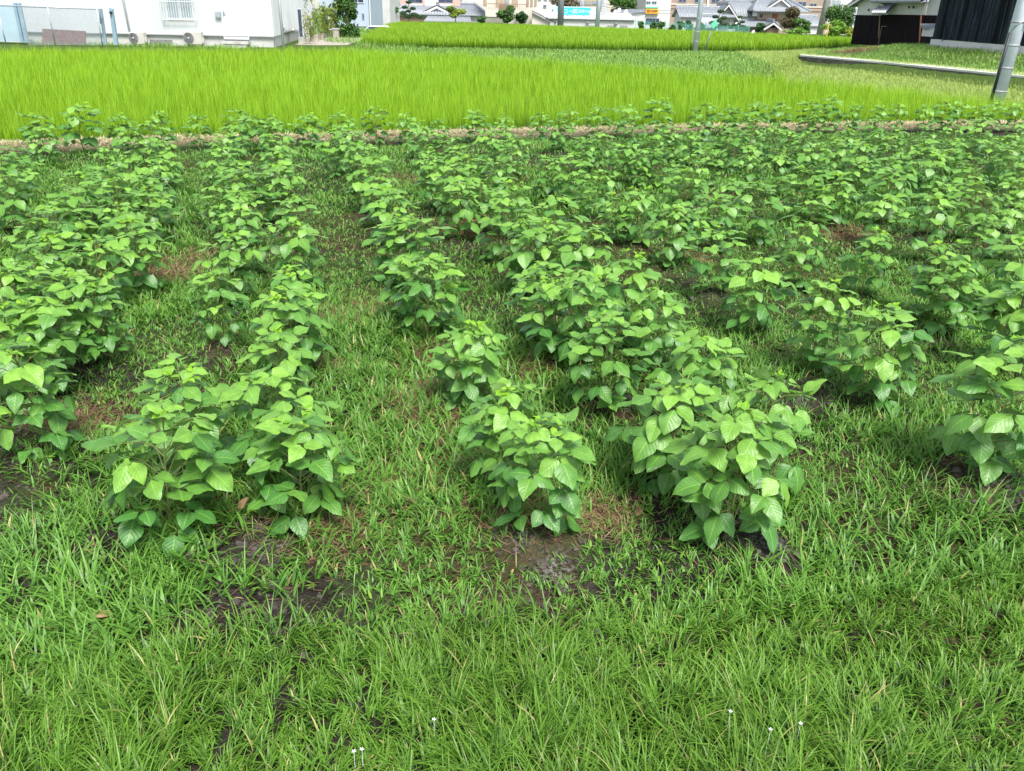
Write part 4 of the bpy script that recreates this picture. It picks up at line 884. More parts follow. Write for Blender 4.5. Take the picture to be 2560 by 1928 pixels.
# ------------------------------------------------------------------ roofs
def gable_roof(r, x0, x1, y0, y1, ze, zr, mat='tile', ov=.4, n=None, ridge_along='x', name='roof', under=None):
    """tiled roof with ribs running down the slope, and a raised ridge"""
    n = n or int((x1-x0+2*ov)/.42)
    if ridge_along == 'x':
        ym = (y0+y1)/2; k = (zr-ze)/(ym-y0); e = ze-ov*k
        m = MB(); m.ribs((x0-ov, y0-ov, e), (x1+ov, y0-ov, e), (x1+ov, ym, zr), (x0-ov, ym, zr), n, .05, .08); m.ribs((x1+ov, y1+ov, e), (x0-ov, y1+ov, e), (x0-ov, ym, zr), (x1+ov, ym, zr), n, .05, .08)
        o = m.build(name, M[mat], r, True); q = MB(); q.box((x0-ov, ym-.14, zr+.02), (x1+ov, ym+.14, zr+.32)); q.tube((x0-ov, ym, zr+.36), (x1+ov, ym, zr+.36), .12, n=8); q.build('ridge', M['tiled'], o).matrix_parent_inverse = Matrix.Identity(4)
    else:
        xm = (x0+x1)/2; k = (zr-ze)/(xm-x0); e = ze-ov*k; n = max(4, int((y1-y0+2*ov)/.42))
        m = MB(); m.ribs((x0-ov, y1+ov, e), (x0-ov, y0-ov, e), (xm, y0-ov, zr), (xm, y1+ov, zr), n, .05, .08); m.ribs((x1+ov, y0-ov, e), (x1+ov, y1+ov, e), (xm, y1+ov, zr), (xm, y0-ov, zr), n, .05, .08)
        o = m.build(name, M[mat], r, True); q = MB(); q.box((xm-.14, y0-ov, zr+.02), (xm+.14, y1+ov, zr+.32)); q.tube((xm, y0-ov, zr+.36), (xm, y1+ov, zr+.36), .12, n=8); q.build('ridge', M['tiled'], o).matrix_parent_inverse = Matrix.Identity(4)
        g_ = MB(); t = .32
        for s_ in (-1, 1):
            xa = xm+s_*(xm-x0+ov); g_.slab([(xa, y0-ov-.06, e-.05), (xa, y0-ov-.06, e-.05-t), (xm, y0-ov-.06, zr-.05-t), (xm, y0-ov-.06, zr-.05)] if s_ > 0 else [(xa, y0-ov-.06, e-.05-t), (xa, y0-ov-.06, e-.05), (xm, y0-ov-.06, zr-.05), (xm, y0-ov-.06, zr-.05-t)], .05)
        g_.build('bargeboard', M['plaster'], r)
    return o
def hip_roof(r, x0, x1, y0, y1, ze, zr, inset, mat='tile', name='roof', ov=.5):
    x0 -= ov; x1 += ov; y0 -= ov; y1 += ov; ym = (y0+y1)/2; m = MB(); n = int((x1-x0)/.42)
    m.ribs((x0, y0, ze), (x1, y0, ze), (x1-inset, ym, zr), (x0+inset, ym, zr), n, .05, .08)
    m.ribs((x1, y1, ze), (x0, y1, ze), (x0+inset, ym, zr), (x1-inset, ym, zr), n, .05, .08)
    k = max(4, int((y1-y0)/.42)); m.ribs((x1, y0, ze), (x1, y1, ze), (x1-inset, ym, zr), (x1-inset, ym, zr), k, .05, .08); m.ribs((x0, y1, ze), (x0, y0, ze), (x0+inset, ym, zr), (x0+inset, ym, zr), k, .05, .08)
    o = m.build(name, M[mat], r, True); q = MB(); q.tube((x0+inset, ym, zr+.15), (x1-inset, ym, zr+.15), .2, n=8)
    for a, b in (((x0, y0, ze+.1), (x0+inset, ym, zr+.15)), ((x1, y0, ze+.1), (x1-inset, ym, zr+.15))): q.tube(a, b, .16, n=6)
    q.build('ridge', M['tiled'], o).matrix_parent_inverse = Matrix.Identity(4); return o

# grey tiled house
Y = 130; X0 = at(985, 40, Y)[0]; X1 = at(1212, 40, Y)[0]; zE = at(1090, 37, Y)[2]; zR = at(1090, 10, Y+4)[2]
r = thing('tiled_house', 'house with wide grey tiled roof and pink and white upper storey', 'house', ((X0+X1)/2, Y, -3.4))
m = MB(); m.box((X0, Y, -3.6), (X1, Y+9, zE)); m.build('wall', M['plaster'], r)
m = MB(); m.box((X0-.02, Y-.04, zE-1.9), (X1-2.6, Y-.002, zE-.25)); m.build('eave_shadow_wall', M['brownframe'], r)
hip_roof(r, X0, X1, Y, Y+9, zE, zR, 2.2)
ux0 = at(1000, 5, Y+3.5)[0]; ux1 = at(1150, 5, Y+3.5)[0]; uz0 = at(1080, 12, Y+3.5)[2]
m = MB(); m.box((ux0, Y+3.5, uz0-.8), (ux1, Y+8.5, uz0+3.2)); u = m.build('upper_wall', M['plaster'], r)
m = MB(); 
for a, b in ((1001, 1018), (1057, 1062), (1133, 1150)):
    m.box((at(a, 5, Y+3.5)[0], Y+3.44, uz0-.1), (at(b, 5, Y+3.5)[0], Y+3.497, uz0+2.4))
m.build('pink_panel', M['salmon'], r)
wins(r, [(1020, -14, 1056, 7), (1096, -14, 1132, 7)], Y+3.5, 'brownframe', 'glass', 1)
hip_roof(r, ux0, ux1, Y+3.5, Y+8.5, uz0+3.2, uz0+5, 1.5, name='upper_roof')
gx0 = at(1062, 27, Y+.6)[0]; gx1 = at(1122, 27, Y+.6)[0]; gze = at(1090, 29, Y)[2]; gzr = at(1094, 14, Y)[2]
m = MB(); m.slab([(gx0+.3, Y+.9, gze), (gx1-.3, Y+.9, gze), ((gx0+gx1)/2, Y+.9, gzr-.2)], .1); m.build('gable_wall', M['tiled'], r)
gable_roof(r, gx0, gx1, Y+1.0, Y+4.5, gze, gzr, 'tile', .25, ridge_along='y', name='dormer_roof')
bz = at(1100, 45, Y-1.6)[2]; bx_0 = at(1060, 45, Y-1.6)[0]; bx_1 = at(1180, 45, Y-1.6)[0]
m = MB(); m.ribs((bx_0, Y-2.2, bz-.5), (bx_1, Y-2.2, bz-.5), (bx_1-.4, Y, bz+.35), (bx_0+.6, Y, bz+.35), 26, .05, .08); m.build('lower_roof', M['tile'], r, True)

r = thing('grey_roofed_house', 'steep grey roof rising behind the left of the tiled house', 'house', (at(990, 20, 142)[0], 142, -3.4)); a = at(970, 22, 142); b = at(1000, 22, 142); m = MB(); m.box((a[0], 142, -3.6), (b[0], 150, a[2])); m.build('wall', M['plaster'], r); gable_roof(r, a[0], b[0], 142, 150, a[2], a[2]+3.0)

# cream house with balcony
Y = 128; X0 = at(1213, 40, Y)[0]; X1 = at(1338, 40, Y)[0]
r = block('cream_house', 'cream two-storey house with brown frames and a balcony', 1213, 1338, -55, Y, 9, 'cream', 'house', roof='tile', overhang=.5)
wins(r, [(1178, -20, 1196, 10), (1208, -20, 1216, 15), (1240, -20, 1266, 22), (1280, -20, 1294, 22), (1316, -20, 1322, 17), (1326, -20, 1332, 17), (1336, -20, 1342, 17)][1:], Y, 'brownframe', 'tan', 1)
window(r, 1262, -20, 1272, 22, Y-.02, 'brownframe', 'glassl', 0)
a = at(1217, 19, Y-1); b = at(1246, 50, Y-1); c = at(1315, 19, Y-1)
m = MB(); m.box((a[0], Y-1.1, at(1230, 42, Y)[2]), (b[0]+.2, Y-.9, a[2])); m.build('balcony_wall', M['cream'], r); m = MB(); m.box((c[0]-1.4, Y-1.1, at(1300, 24, Y)[2]-1.0), (c[0]+.4, Y-.9, at(1300, 19, Y)[2])); m.build('balcony_wall', M['cream'], r)
m = MB(); zt_ = at(1270, 10, Y-1)[2]; zb_ = at(1270, 25, Y-1)[2]; m.box((a[0], Y-1.14, zt_-.05), (c[0]+.4, Y-1.08, zt_+.03)); m.box((b[0], Y-1.14, zb_-.7), (b[0]+1.5, Y-1.05, zt_-.1)); 
for i in range(20): xx = a[0]+(c[0]-a[0])*i/19; m.box((xx-.02, Y-1.13, zb_), (xx+.02, Y-1.09, zt_-.05))
m.build('railing', M['brownframe'], r)
m = MB(); z_ = at(1225, 43, Y)[2]; m.box((X0, Y-.05, z_-.05), (at(1246, 43, Y)[0], Y-.002, z_+.05)); m.build('band', M['frame'], r)
# small shed with one-pitch roof
Y = 122; a = at(1331, 30, Y); b = at(1390, 55, Y)
r = thing('garden_shed', 'small cream shed under one long sloping dark roof', 'shed', ((a[0]+b[0])/2, Y, -3.4))
z1 = at(1335, 31, Y)[2]; z2 = at(1386, 54, Y)[2]
m = MB(); m.add([(a[0], Y, -3.6), (b[0]-.8, Y, -3.6), (b[0]-.8, Y, z2), (a[0], Y, z1), (a[0], Y+5, -3.6), (b[0]-.8, Y+5, -3.6), (b[0]-.8, Y+5, z2), (a[0], Y+5, z1)], [(0, 1, 2, 3), (1, 5, 6, 2), (5, 4, 7, 6), (4, 0, 3, 7)]); m.build('wall', M['cream'], r)
m = MB(); m.ribs((b[0], Y-.3, z2-.2), (b[0], Y+5.3, z2-.2), (a[0]-.1, Y+5.3, z1+.15), (a[0]-.1, Y-.3, z1+.15), 12, .05, .25); m.build('roof', M['tiled'], r)

# bushes and garden trees by these houses
for (px, py, Y, h, rx, mt, lab, sd_, nl, lf, lo) in (
    (966, 58, 105, 2.6, 1.9, 'bush', 'rounded dark bush at the left end of the raised paddy', 21, 2600, .15, 0),
    (1138, 52, 110, 2.0, 1.2, 'bushy', 'small pine-like tree with olive crown before the tiled roof', 22, 1500, .13, .2),
    (1206, 54, 112, .75, .8, 'bush', 'very small round bush at the corner of the cream house', 23, 600, .11, 0),
    (1268, 56, 112, 2.0, 1.25, 'bush', 'dark round bush before the cream house balcony', 24, 2200, .13, 0),
    (1304, 56, 112, 1.75, 1.0, 'pine', 'slightly lower round bush right beside its twin at the cream house', 25, 1700, .13, 0)):
    x, y, z = at(px, py, Y); tree('bush' if h < 2.3 and rx > .7 else 'bush', lab, 'bush', x, y, z-.1, h, rx, mt, .12, nl, lf, sd_, None, 10, low=lo)
def cloud_pine(px, py, Y, label, s=1.0, seed=1):
    x, y, z = at(px, py, Y); root = empty('cloud_pruned_pine', (x, Y, z), label, 'tree'); t = MB(); t.path([(0, 0, -.2), (.12*s, 0, .7*s), (-.05*s, 0, 1.3*s), (.05*s, 0, 1.8*s)], [.07, .06, .045, .03], 7)
    rng = np.random.default_rng(seed); P = []; T = []
    for (a, b, c, rr) in ((.05, 0, 1.9, .42), (-.45, 0, 1.35, .38), (.5, .1, 1.25, .40), (-.65, -.1, .75, .5), (.65, 0, .6, .55), (.0, -.1, .95, .35), (1.4, 0, .35, .45), (-.1, 0, .4, .5)):
        t.path([(0, 0, max(.2, c*s-.25)), (a*s, b*s, c*s-.05)], [.03, .015], 5); k = 420
        d = rng.normal(0, 1, (k, 3)); d /= np.linalg.norm(d, axis=1)[:, None]; P.append(np.array([a, b, c])*s+d*rng.uniform(.5, 1, k)[:, None]*np.array([rr, rr, rr*.45])*s); T.append(np.full(k, rng.uniform(.2, .9)))
    P = np.concatenate(P); T = np.concatenate(T); nl = len(P); a = rng.normal(0, 1, (nl, 3)); a /= np.linalg.norm(a, axis=1)[:, None]; b = np.cross(a, rng.normal(0, 1, (nl, 3))); b /= np.linalg.norm(b, axis=1)[:, None]; w_ = .07*s
    V = np.stack([P-a*w_, P-b*w_*.5, P+a*w_, P+b*w_*.5], 1).reshape(-1, 3); A = np.repeat(np.stack([T, 0*T, 0*T], 1), 4, 0)
    t.build('trunk', M['bark']).parent = root; np_obj('crown', np_mesh('crown', V, np.arange(nl*4).reshape(-1, 4), False, A), M['pine'], root)
cloud_pine(1022, 50, 112, 'cloud-pruned pine with layered pads before the tiled house', 1.05, 3)
cloud_pine(1795, 76, 118, 'small layered garden pine left of the traditional house', 1.2, 4)
cloud_pine(1845, 78, 118, 'smaller layered garden pine just left of the porch roof', .9, 5)

# ------------------------------------------------------------------ town centre behind: warehouse, signs, apartments
Y = 145
r = block('long_warehouse', 'long low white building with dark roof line and small vents', 1372, 1586, 44, Y, 10, 'plaster', zb=-4, roof=None)
x0 = at(1360, 42, Y)[0]; x1 = at(1590, 42, Y)[0]; z0 = at(1480, 46, Y)[2]; z1 = at(1480, 38, Y+2)[2]
m = MB(); m.add([(x0, Y-.4, z0), (x1, Y-.4, z0), (x1, Y+9, z1+.4), (x0, Y+9, z1+.4), (x0, Y-.4, z0-.16), (x1, Y-.4, z0-.16)], [(0, 1, 2, 3), (4, 5, 1, 0)]); m.ribs((x0, Y-.42, z0+.02), (x1, Y-.42, z0+.02), (x1, Y+4, z1-.1), (x0, Y+4, z1-.1), 30, .05, .03); m.build('roof', M['white'], r)
m = MB(); m.box((x0+.2, Y-.2, z0-.32), (x1-.2, Y-.05, z0-.17)); m.build('gutter', M['frame'], r)
for px, py in ((1469, 56), (1540, 58)):
    a = at(px, py, Y); m = MB(); m.box((a[0]-.25, Y-.35, a[2]-.12), (a[0]+.25, Y-.003, a[2]+.1)); m.build('vent_hood', M['frame'], r)
for a0, a1 in ((1471, 1490), (1518, 1538), (1549, 1569)):
    a = at(a0, 66, Y); b = at(a1, 67, Y); m = MB(); m.box((a[0], Y-.03, a[2]-.3), (b[0], Y-.003, a[2]+.15)); m.build('low_vent', M['frame'], r)
# hoarding
def text_mesh(body, size, x, y, z, mat, parent, name='lettering', ext=.02, cx=False):
    c = bpy.data.curves.new(name, 'FONT'); c.body = body; c.size = size; c.extrude = ext; c.align_x = 'CENTER' if cx else 'LEFT'; c.resolution_u = 2
    o = bpy.data.objects.new(name, c); SC.collection.objects.link(o); dg = bpy.context.evaluated_depsgraph_get(); me = bpy.data.meshes.new_from_object(o.evaluated_get(dg))
    bpy.data.objects.remove(o); bpy.data.curves.remove(c); me.materials.clear(); me.materials.append(mat)
    R = Matrix.Translation((x, y, z)) @ Matrix.Rotation(math.pi/2, 4, 'X'); me.transform(R); o = link(bpy.data.objects.new(name, me))
    if parent: o.parent = parent; o.matrix_parent_inverse = Matrix.Translation(-Vector(parent.location))
    return o
Y = 147; r = thing('shop_hoarding', 'cyan shop hoarding with white Japanese lettering above the warehouse', 'sign', (at(1440, 40, Y)[0], Y, -4))
x0 = at(1383, 28, Y)[0]; x1 = at(1492, 28, Y)[0]; z0 = at(1440, 38, Y)[2]; z1 = at(1440, 17, Y)[2]
m = MB(); m.box((x0, Y, z0), (x1, Y+.3, z1)); m.build('board', M['cyanl'], r)
xa = at(1395, 28, Y)[0]; xb = at(1477, 28, Y)[0]; m = MB(); m.add([(xa, Y-.04, z0), (xb-.2, Y-.04, z0), (xb, Y-.04, z1-.15), (xa-.2, Y-.04, z1-.15), (xa, Y-.003, z0), (xb-.2, Y-.003, z0), (xb, Y-.003, z1-.15), (xa-.2, Y-.003, z1-.15)], [(0, 1, 2, 3), (0, 4, 5, 1), (1, 5, 6, 2), (2, 6, 7, 3), (3, 7, 4, 0)]); m.build('panel', M['cyan'], r)
hh_ = z1-z0; zz = z0+hh_*.22
text_mesh('コーポ', hh_*.62, at(1409, 28, Y)[0], Y-.06, zz, M['white'], r); text_mesh('園', hh_*.62, at(1431, 28, Y)[0], Y-.06, zz, M['white'], r); text_mesh('国際中店', hh_*.42, at(1445, 28, Y)[0], Y-.06, zz+.1, M['white'], r)
for a in (1388, 1420, 1460, 1488):
    q = at(a, 28, Y)[0]; m = MB(); m.box((q-.08, Y+.32, -4), (q+.08, Y+.5, z0+1)); m.build('post', M['galv'], r)

r = block('orange_sign_building', 'white four-storey block with dark entrance and an orange sign', 1612, 1675, -60, 178, 12, 'plaster', zb=-4, roof='frame', overhang=.1)
wins(r, [(1615, 3, 1627, 11), (1629, 3, 1642, 11)], 178, 'white', 'glass', 1)
window(r, 1614, 46, 1648, 62, 178, 'frame', 'glass', 3)
a = at(1614, 22, 178); b = at(1645, 35, 178); m = MB(); m.box((a[0], 177.5, b[2]), (b[0], 177.9, a[2])); sg = m.build('orange_board', M['orange'], r)
q = text_mesh('個別指導', (a[2]-b[2])*.6, a[0]+.15, 177.46, b[2]+(a[2]-b[2])*.35, M['redink'], r)
a = at(1613, 17, 178); b = at(1645, 21, 178); m = MB(); m.box((a[0], 177.5, b[2]), (b[0], 177.9, a[2])); m.build('green_board', M['greensign'], r)
r = block('grey_walled_building', 'white low building with slanting dark roof beside the orange sign', 1530, 1612, 36, 160, 10, 'plaster', zb=-4)
m = MB(); A_ = [Vector(at(*q, 160)) for q in ((1536, 40), (1612, 30), (1612, 23), (1536, 24))]; m.slab([A_[0], A_[1], A_[2], A_[3]], -.3); m.build('roof', M['tiled'], r); wins(r, [(1594, 52, 1602, 58)], 160)
for px, py in ((1538, 30), (1548, 25), (1565, 29)):
    a = at(px, py, 152); r = thing('satellite_dish', {1538: 'leftmost white dish on the slanting dark roof', 1548: 'small middle white dish above the slanting dark roof', 1565: 'rightmost white dish on the slanting dark roof'}[px], 'satellite dish', (a[0], 152, a[2]-1), 'white dishes on the warehouse roof')
    m = MB(); m.tube((a[0], 152, a[2]-1.6), (a[0], 152, a[2]), .06, n=6); m.build('mast', M['white'], r); m = MB(); m.tube((a[0], 151.8, a[2]), (a[0]-.05, 151.95, a[2]), .34, .08, 14); m.build('dish', M['white'], r)
for k, (nm, lab, p0, p1, pt, Y, wallm, rows_) in enumerate((
    ('apartment_block', 'white apartment slab behind the cream house', 1338, 1392, -40, 175, 'plaster', [(1345, -8, 1353, 2), (1360, -8, 1368, 2), (1358, 12, 1366, 20)]),
    ('apartment_block', 'tan apartment block behind the cyan hoarding', 1392, 1512, -40, 190, 'tan', [(1434, 2, 1452, 10), (1462, 4, 1476, 12), (1480, 4, 1492, 12), (1502, 2, 1507, 20)]),
    ('apartment_block', 'pale yellow apartment block behind the hillside trees', 1512, 1582, -40, 195, 'cream', [(1538, -4, 1546, 3), (1568, -4, 1577, 3)]),
    ('apartment_block', 'white apartment block left of the orange sign', 1580, 1614, -40, 192, 'plaster', [(1586, -5, 1592, 2)]),
    ('apartment_block', 'brown tiled apartment block behind the traditional house', 1672, 2070, -50, 190, 'brownapt', [(1696, -6, 1716, 7), (1736, -6, 1756, 8), (1778, -4, 1800, 9), (1806, -4, 1814, 10), (1972, 3, 1990, 15), (1994, 4, 2016, 17), (2024, 8, 2042, 19), (1694, 29, 1704, 40), (1880, 5, 1895, 16)]),
    ('office_tower', 'white and blue-grey tower blocks right of the brown apartments', 2066, 2142, -60, 200, 'plaster', []))):
    r = block(nm, lab, p0, p1, pt, Y, 14, wallm, zb=-4, roof='frame', overhang=.1, group='apartment blocks of the town behind' if nm == 'apartment_block' else None)
    wins(r, rows_, Y, 'frame', 'glassl' if k % 2 else 'glass', 1, 0, .12, .1)
    if nm == 'office_tower':
        for px in (2068, 2080, 2092): 
            for py in (-10, 2, 14): window(r, px, py, px+10, py+9, Y, 'galv', 'glassl', 1, 1, .1, .1)
        for py in (-6, 8, 22, 36, 50): window(r, 2130, py, 2141, py+11, Y, 'galv', 'glass', 0, 1, .1, .1)
    if p0 == 1672:
        for py in (10, 19): 
            m = MB(); a = at(1672, py, Y); b = at(2070, py, Y); m.box((a[0], Y-.12, a[2]-.15), (b[0], Y-.003, a[2]+.1)); m.build('floor_band', M['cream'] if py == 10 else M['brownapt'], r)
        m = MB(); a = at(1768, 14, Y); m.box((a[0]-.15, Y-.3, a[2]-2), (a[0]+.25, Y-.13, a[2]+5)); m.build('drainpipe', M['white'], r)
x, y, z = at(1535, 26, 185); tree('hillside_tree', 'grey-green tree mass before the pale yellow apartments', 'tree', x, 172, z-1.5, 4.5, 3.4, 'bush', .3, 2200, .3, 31, None, 10, low=0, ry=2)
x, y, z = at(1402, 20, 165); tree('hillside_tree', 'brownish tree behind the cyan hoarding', 'tree', x, 160, z-2, 4.2, 3.0, 'bushr', .3, 1800, .28, 32, None, 9, low=0, ry=2)

# utility poles
def pole(name, px0, py0, px1, py1, Y, r0, r1, mat, label, bands=(), group=None, up=None):
    a = Vector(at(px0, py0, Y)); b = Vector(at(px1, py1, Y)); d = (a-b); a = b+d*(up or 3.0); root = thing(name, label, 'utility pole', tuple(b), group)
    m = MB(); m.tube(b-d*.1, a, r0, r1, 20); m.build('shaft', M[mat], root, True)
    m = MB()
    for f in bands: c = b.lerp(a, f); m.tube(c-d.normalized()*.02, c+d.normalized()*.02, r0+(r1-r0)*f+.012, n=20)
    if bands: m.build('band', M['frame'], root, True)
    return root, a, b, d
rt, a, b, d = pole('utility_pole', 1753, 0, 1738, 128, 55.5, .165, .11, 'pole', 'blue-grey concrete pole rising from the grass strip at centre right', (.06, .12, .2), up=3.2)
m = MB(); e = Vector(at(1736, 110, 55.5)); m.path([e+Vector((-.16, -.1, 0)), Vector(at(1741, 60, 55.3))+Vector((-.2, 0, 0))], [.02, .02], 6); m.build('earth_cable', M['galv'], rt)
pole('utility_pole', 1403, 0, 1401, 62, 118, .42, .36, 'poleo', 'dark grey utility pole standing before the cyan hoarding', (), up=3)
pole('utility_pole', 1497, 0, 1493, 66, 118, .30, .26, 'pole', 'blue-grey utility pole at the right end of the cyan hoarding', (), up=3)
pole('utility_pole', 2068, 0, 2049, 84, 118, .42, .36, 'concrete', 'leaning grey utility pole beside the big tree', (), up=3)
pole('steel_mast', 1511, 0, 1509, 42, 150, .42, .42, 'white', 'thick white steel mast right of the cyan hoarding', (), up=3)
pole('steel_mast', 1455, 0, 1454, 20, 149, .3, .3, 'white', 'white mast rising behind the middle of the cyan hoarding', (), up=3)
for k, (p0, p1, nm) in enumerate((((1497, 6), (1690, 26), 'upper thin black wire crossing before the orange sign building'), ((1497, 13), (1690, 33), 'lower thin black wire crossing before the orange sign building'), ((1403, 3), (1497, 9), 'thin black wire strung over the cyan hoarding between two poles'))):
    A0 = Vector(at(*p0, 118)); B0 = Vector(at(*p1, 118)); m = MB(); pts = [A0.lerp(B0, i/10)-Vector((0, 0, .35*4*(i/10)*(1-i/10))) for i in range(11)]; m.path([tuple(q) for q in pts], [.022]*11, 5); o = m.build('overhead_wire', M['black']); tag(o, nm, 'wire', 'overhead wires in the town')
# big leaning pole near the right edge
base = Vector(at(2489, 262, 25.5)); topv = Vector(at(2556, 20, 25.5)); rt, a, b, d = pole('utility_pole', 2556, 20, 2489, 262, 25.5, .20, .16, 'pole', 'large leaning blue-grey concrete pole at the right edge behind the beans', (.055, .15, .24, .33), up=2.6)
m = MB(); s0 = b.lerp(a, .01)+Vector((-.195, -.06, 0)); s1 = b.lerp(a, .29)+Vector((-.185, -.06, 0)); m.tube(s0, s1, .045, n=10); m.build('cable_guard', M['black'], rt, True)
m = MB(); s2 = b.lerp(a, .34)+Vector((.05, -.23, 0)); m.path([s1, s1+Vector((.03, -.08, .15)), s2], [.02, .02, .015], 6); m.build('cable', M['galv'], rt, True)
m = MB(); c = b.lerp(a, .33); m.box((c.x+.08, c.y-.25, c.z-.12), (c.x+.22, c.y-.19, c.z+.02)); m.build('number_plate', M['galv'], rt)
m = MB(); c = b.lerp(a, .44); m.tube(c+Vector((-.45, 0, 0)), c, .015, n=6); m.build('step_bolt', M['galv'], rt)

# green diamond marker leaning beside the centre pole
Ym = 55.2; bm = Vector(at(1763, 118, Ym)); tm = Vector(at(1784, 58, Ym)); r = thing('marker_sign', 'faded green diamond sign on a leaning thin post beside the concrete pole', 'sign', tuple(bm))
m = MB(); m.tube(bm-Vector((0, 0, .2)), tm, .04, n=8); m.build('post', M['poleo'], r, True)
m = MB(); A_ = [Vector(at(*q, Ym-.1)) for q in ((1782, 73), (1777, 60), (1790, 48), (1795, 61))]; m.slab(A_, .03); m.build('plate', M['greensign'], r)
# dry straw round the pole foot
x, y = on(1745, 128, 0); n_ = 900; xs_ = RNG.normal(x, .55, n_); ys_ = RNG.normal(y-.2, .5, n_)
blades('cut_straw', 'straw', xs_, ys_, RNG.uniform(.1, .35, n_), .02, RNG.uniform(.8, 1.5, n_), RNG.uniform(0, .5, n_), 2, RNG.uniform(0, 1, n_), 'small heap of cut dry straw round the foot of the pole', 'straw')

# ------------------------------------------------------------------ white shed, traditional house
Y = 140; X0 = at(1702, 50, Y)[0]; X1 = at(1800, 50, Y)[0]; ze = at(1740, 41, Y)[2]; zr = at(1740, 23, Y+3)[2]
r = thing('white_storehouse', 'low white storehouse with greenish grey tiled roof behind the centre pole', 'building', ((X0+X1)/2, Y, -3.6)); m = MB(); m.box((X0, Y, -3.8), (X1, Y+6, ze)); m.add([(X0+.001, Y, ze), (X0+.001, Y+6, ze), (X0+.001, Y+3, zr-.1)], [(0, 1, 2)]); m.build('wall', M['plaster'], r); gable_roof(r, X0, X1, Y, Y+6, ze, zr, 'tile', .4)
r = thing('fallen_tiles_porch', 'small jumbled grey porch roof between storehouse and traditional house', 'roof', (at(1770, 60, 136)[0], 136, -3.6)); a = at(1757, 60, 136); b = at(1792, 62, 136); m = MB(); m.box((a[0], 136, -3.8), (b[0], 138, a[2]-.3)); m.build('wall', M['brownframe'], r); gable_roof(r, a[0], b[0], 136, 139, a[2]-.3, at(1770, 42, 136)[2], 'tiled', .3)

Y = 148
r = thing('traditional_house', 'large traditional Japanese house with layered grey roofs and white-edged gables', 'house', (at(1880, 60, Y)[0], Y, -3.8))
mx0 = at(1896, 30, Y)[0]; mx1 = at(2000, 30, Y)[0]; mze = at(1950, 29, Y)[2]; mzr = at(1953, 0, Y)[2]+.3
m = MB(); m.box((mx0, Y, -4), (mx1, Y+10, mze)); m.build('main_wall', M['tan'], r)
hip_roof(r, mx0, mx1, Y-.3, Y+10, mze, mze+2.0, 2.5, name='main_eave_roof', ov=1.3)
gable_roof(r, at(1915, 20, Y)[0], at(1988, 20, Y)[0], Y+.6, Y+9, at(1950, 22, Y)[2], mzr, 'tile', .3, ridge_along='y', name='main_gable_roof')
m = MB(); m.slab([(at(1917, 20, Y)[0], Y+.55, at(1950, 22, Y)[2]-.05), (at(1986, 20, Y)[0], Y+.55, at(1950, 22, Y)[2]-.05), (at(1953, 5, Y)[0], Y+.55, mzr-.35)], .08); m.build('gable_panel', M['frame'], r)
m = MB(); a = at(1925, 19, Y); b = at(1978, 19, Y); m.box((a[0], Y+.4, a[2]-.35), (b[0], Y+.5, a[2]-.1)); m.build('gable_beam', M['plaster'], r)
window(r, 1899, 34, 1907, 45, Y, 'brownframe', 'glass', 0); window(r, 1911, 34, 1925, 47, Y, 'brownframe', 'tan', 1); window(r, 1930, 34, 1943, 50, Y, 'redwood', 'redwood', 1); window(r, 1946, 34, 1965, 47, Y, 'brownframe', 'tan', 1); window(r, 1968, 36, 1998, 45, Y, 'redwood', 'tan', 2)
m = MB(); a = at(1895, 31, Y); b = at(2000, 31, Y); m.box((a[0], Y-.1, a[2]-.12), (b[0], Y-.003, a[2]+.05)); m.build('eave_beam', M['plaster'], r)
m = MB(); a = at(1895, 49, Y); m.box((mx0, Y-.12, a[2]-.1), (mx1, Y-.02, a[2]+.06)); m.build('floor_beam', M['brownframe'], r)
# left wing
lx0 = at(1796, 36, Y+1)[0]; lx1 = at(1838, 36, Y+1)[0]; lze = at(1815, 37, Y+1)[2]; lzr = at(1822, 10, Y+1)[2]
m = MB(); m.box((lx0, Y+1, -4), (mx0-.003, Y+9, lze)); m.build('wing_wall', M['plaster'], r)
gable_roof(r, lx0, lx1, Y+.8, Y+8, lze, lzr, 'tile', .5, ridge_along='y', name='wing_gable_roof')
m = MB(); m.slab([(lx0+.2, Y+.9, lze), (lx1-.2, Y+.9, lze), ((lx0+lx1)/2, Y+.9, lzr-.35)], .08); m.build('wing_gable_panel', M['frame'], r)
m = MB(); a0 = at(1786, 37, Y)[0]; a1 = at(1838, 37, Y)[0]; m.ribs((a0, Y-.5, lze-.35), (a1, Y-.5, lze-.35), (a1-.3, Y+.7, lze+.1), (a0+.5, Y+.7, lze+.1), 10, .05, .1); m.build('wing_eave', M['tile'], r, True)
gable_roof(r, at(1832, 40, Y)[0], at(1888, 40, Y)[0], Y+1, Y+9, at(1860, 39, Y)[2], at(1860, 5, Y+4)[2], 'tile', .3, name='wing_roof')
# lower roof and porch
m = MB(); za = at(1870, 66, Y-2.5)[2]; zb_ = at(1870, 50, Y-.1)[2]; xa = at(1835, 66, Y-2.5)[0]; xb = at(1950, 66, Y-2.5)[0]; m.ribs((xa, Y-3, za), (xb, Y-3, za), (xb, Y-.1, zb_), (xa+1.4, Y-.1, zb_), 28, .05, .1); m.build('lower_roof', M['tile'], r, True)
m = MB(); m.box((xa+.8, Y-2.3, -4), (xb, Y-.3, za)); m.build('lower_wall', M['brownframe'], r)
m = MB(); m.tube((xa, Y-3, za+.15), (xa+1.4, Y-.1, zb_+.15), .15, n=6); m.build('lower_ridge', M['plaster'], r)
px0_, px1_ = at(1912, 62, Y-4)[0], at(1948, 62, Y-4)[0]; gable_roof(r, px0_, px1_, Y-4.5, Y-1, at(1930, 68, Y-4)[2], at(1930, 55, Y-4)[2], 'tile', .3, ridge_along='y', name='porch_roof')
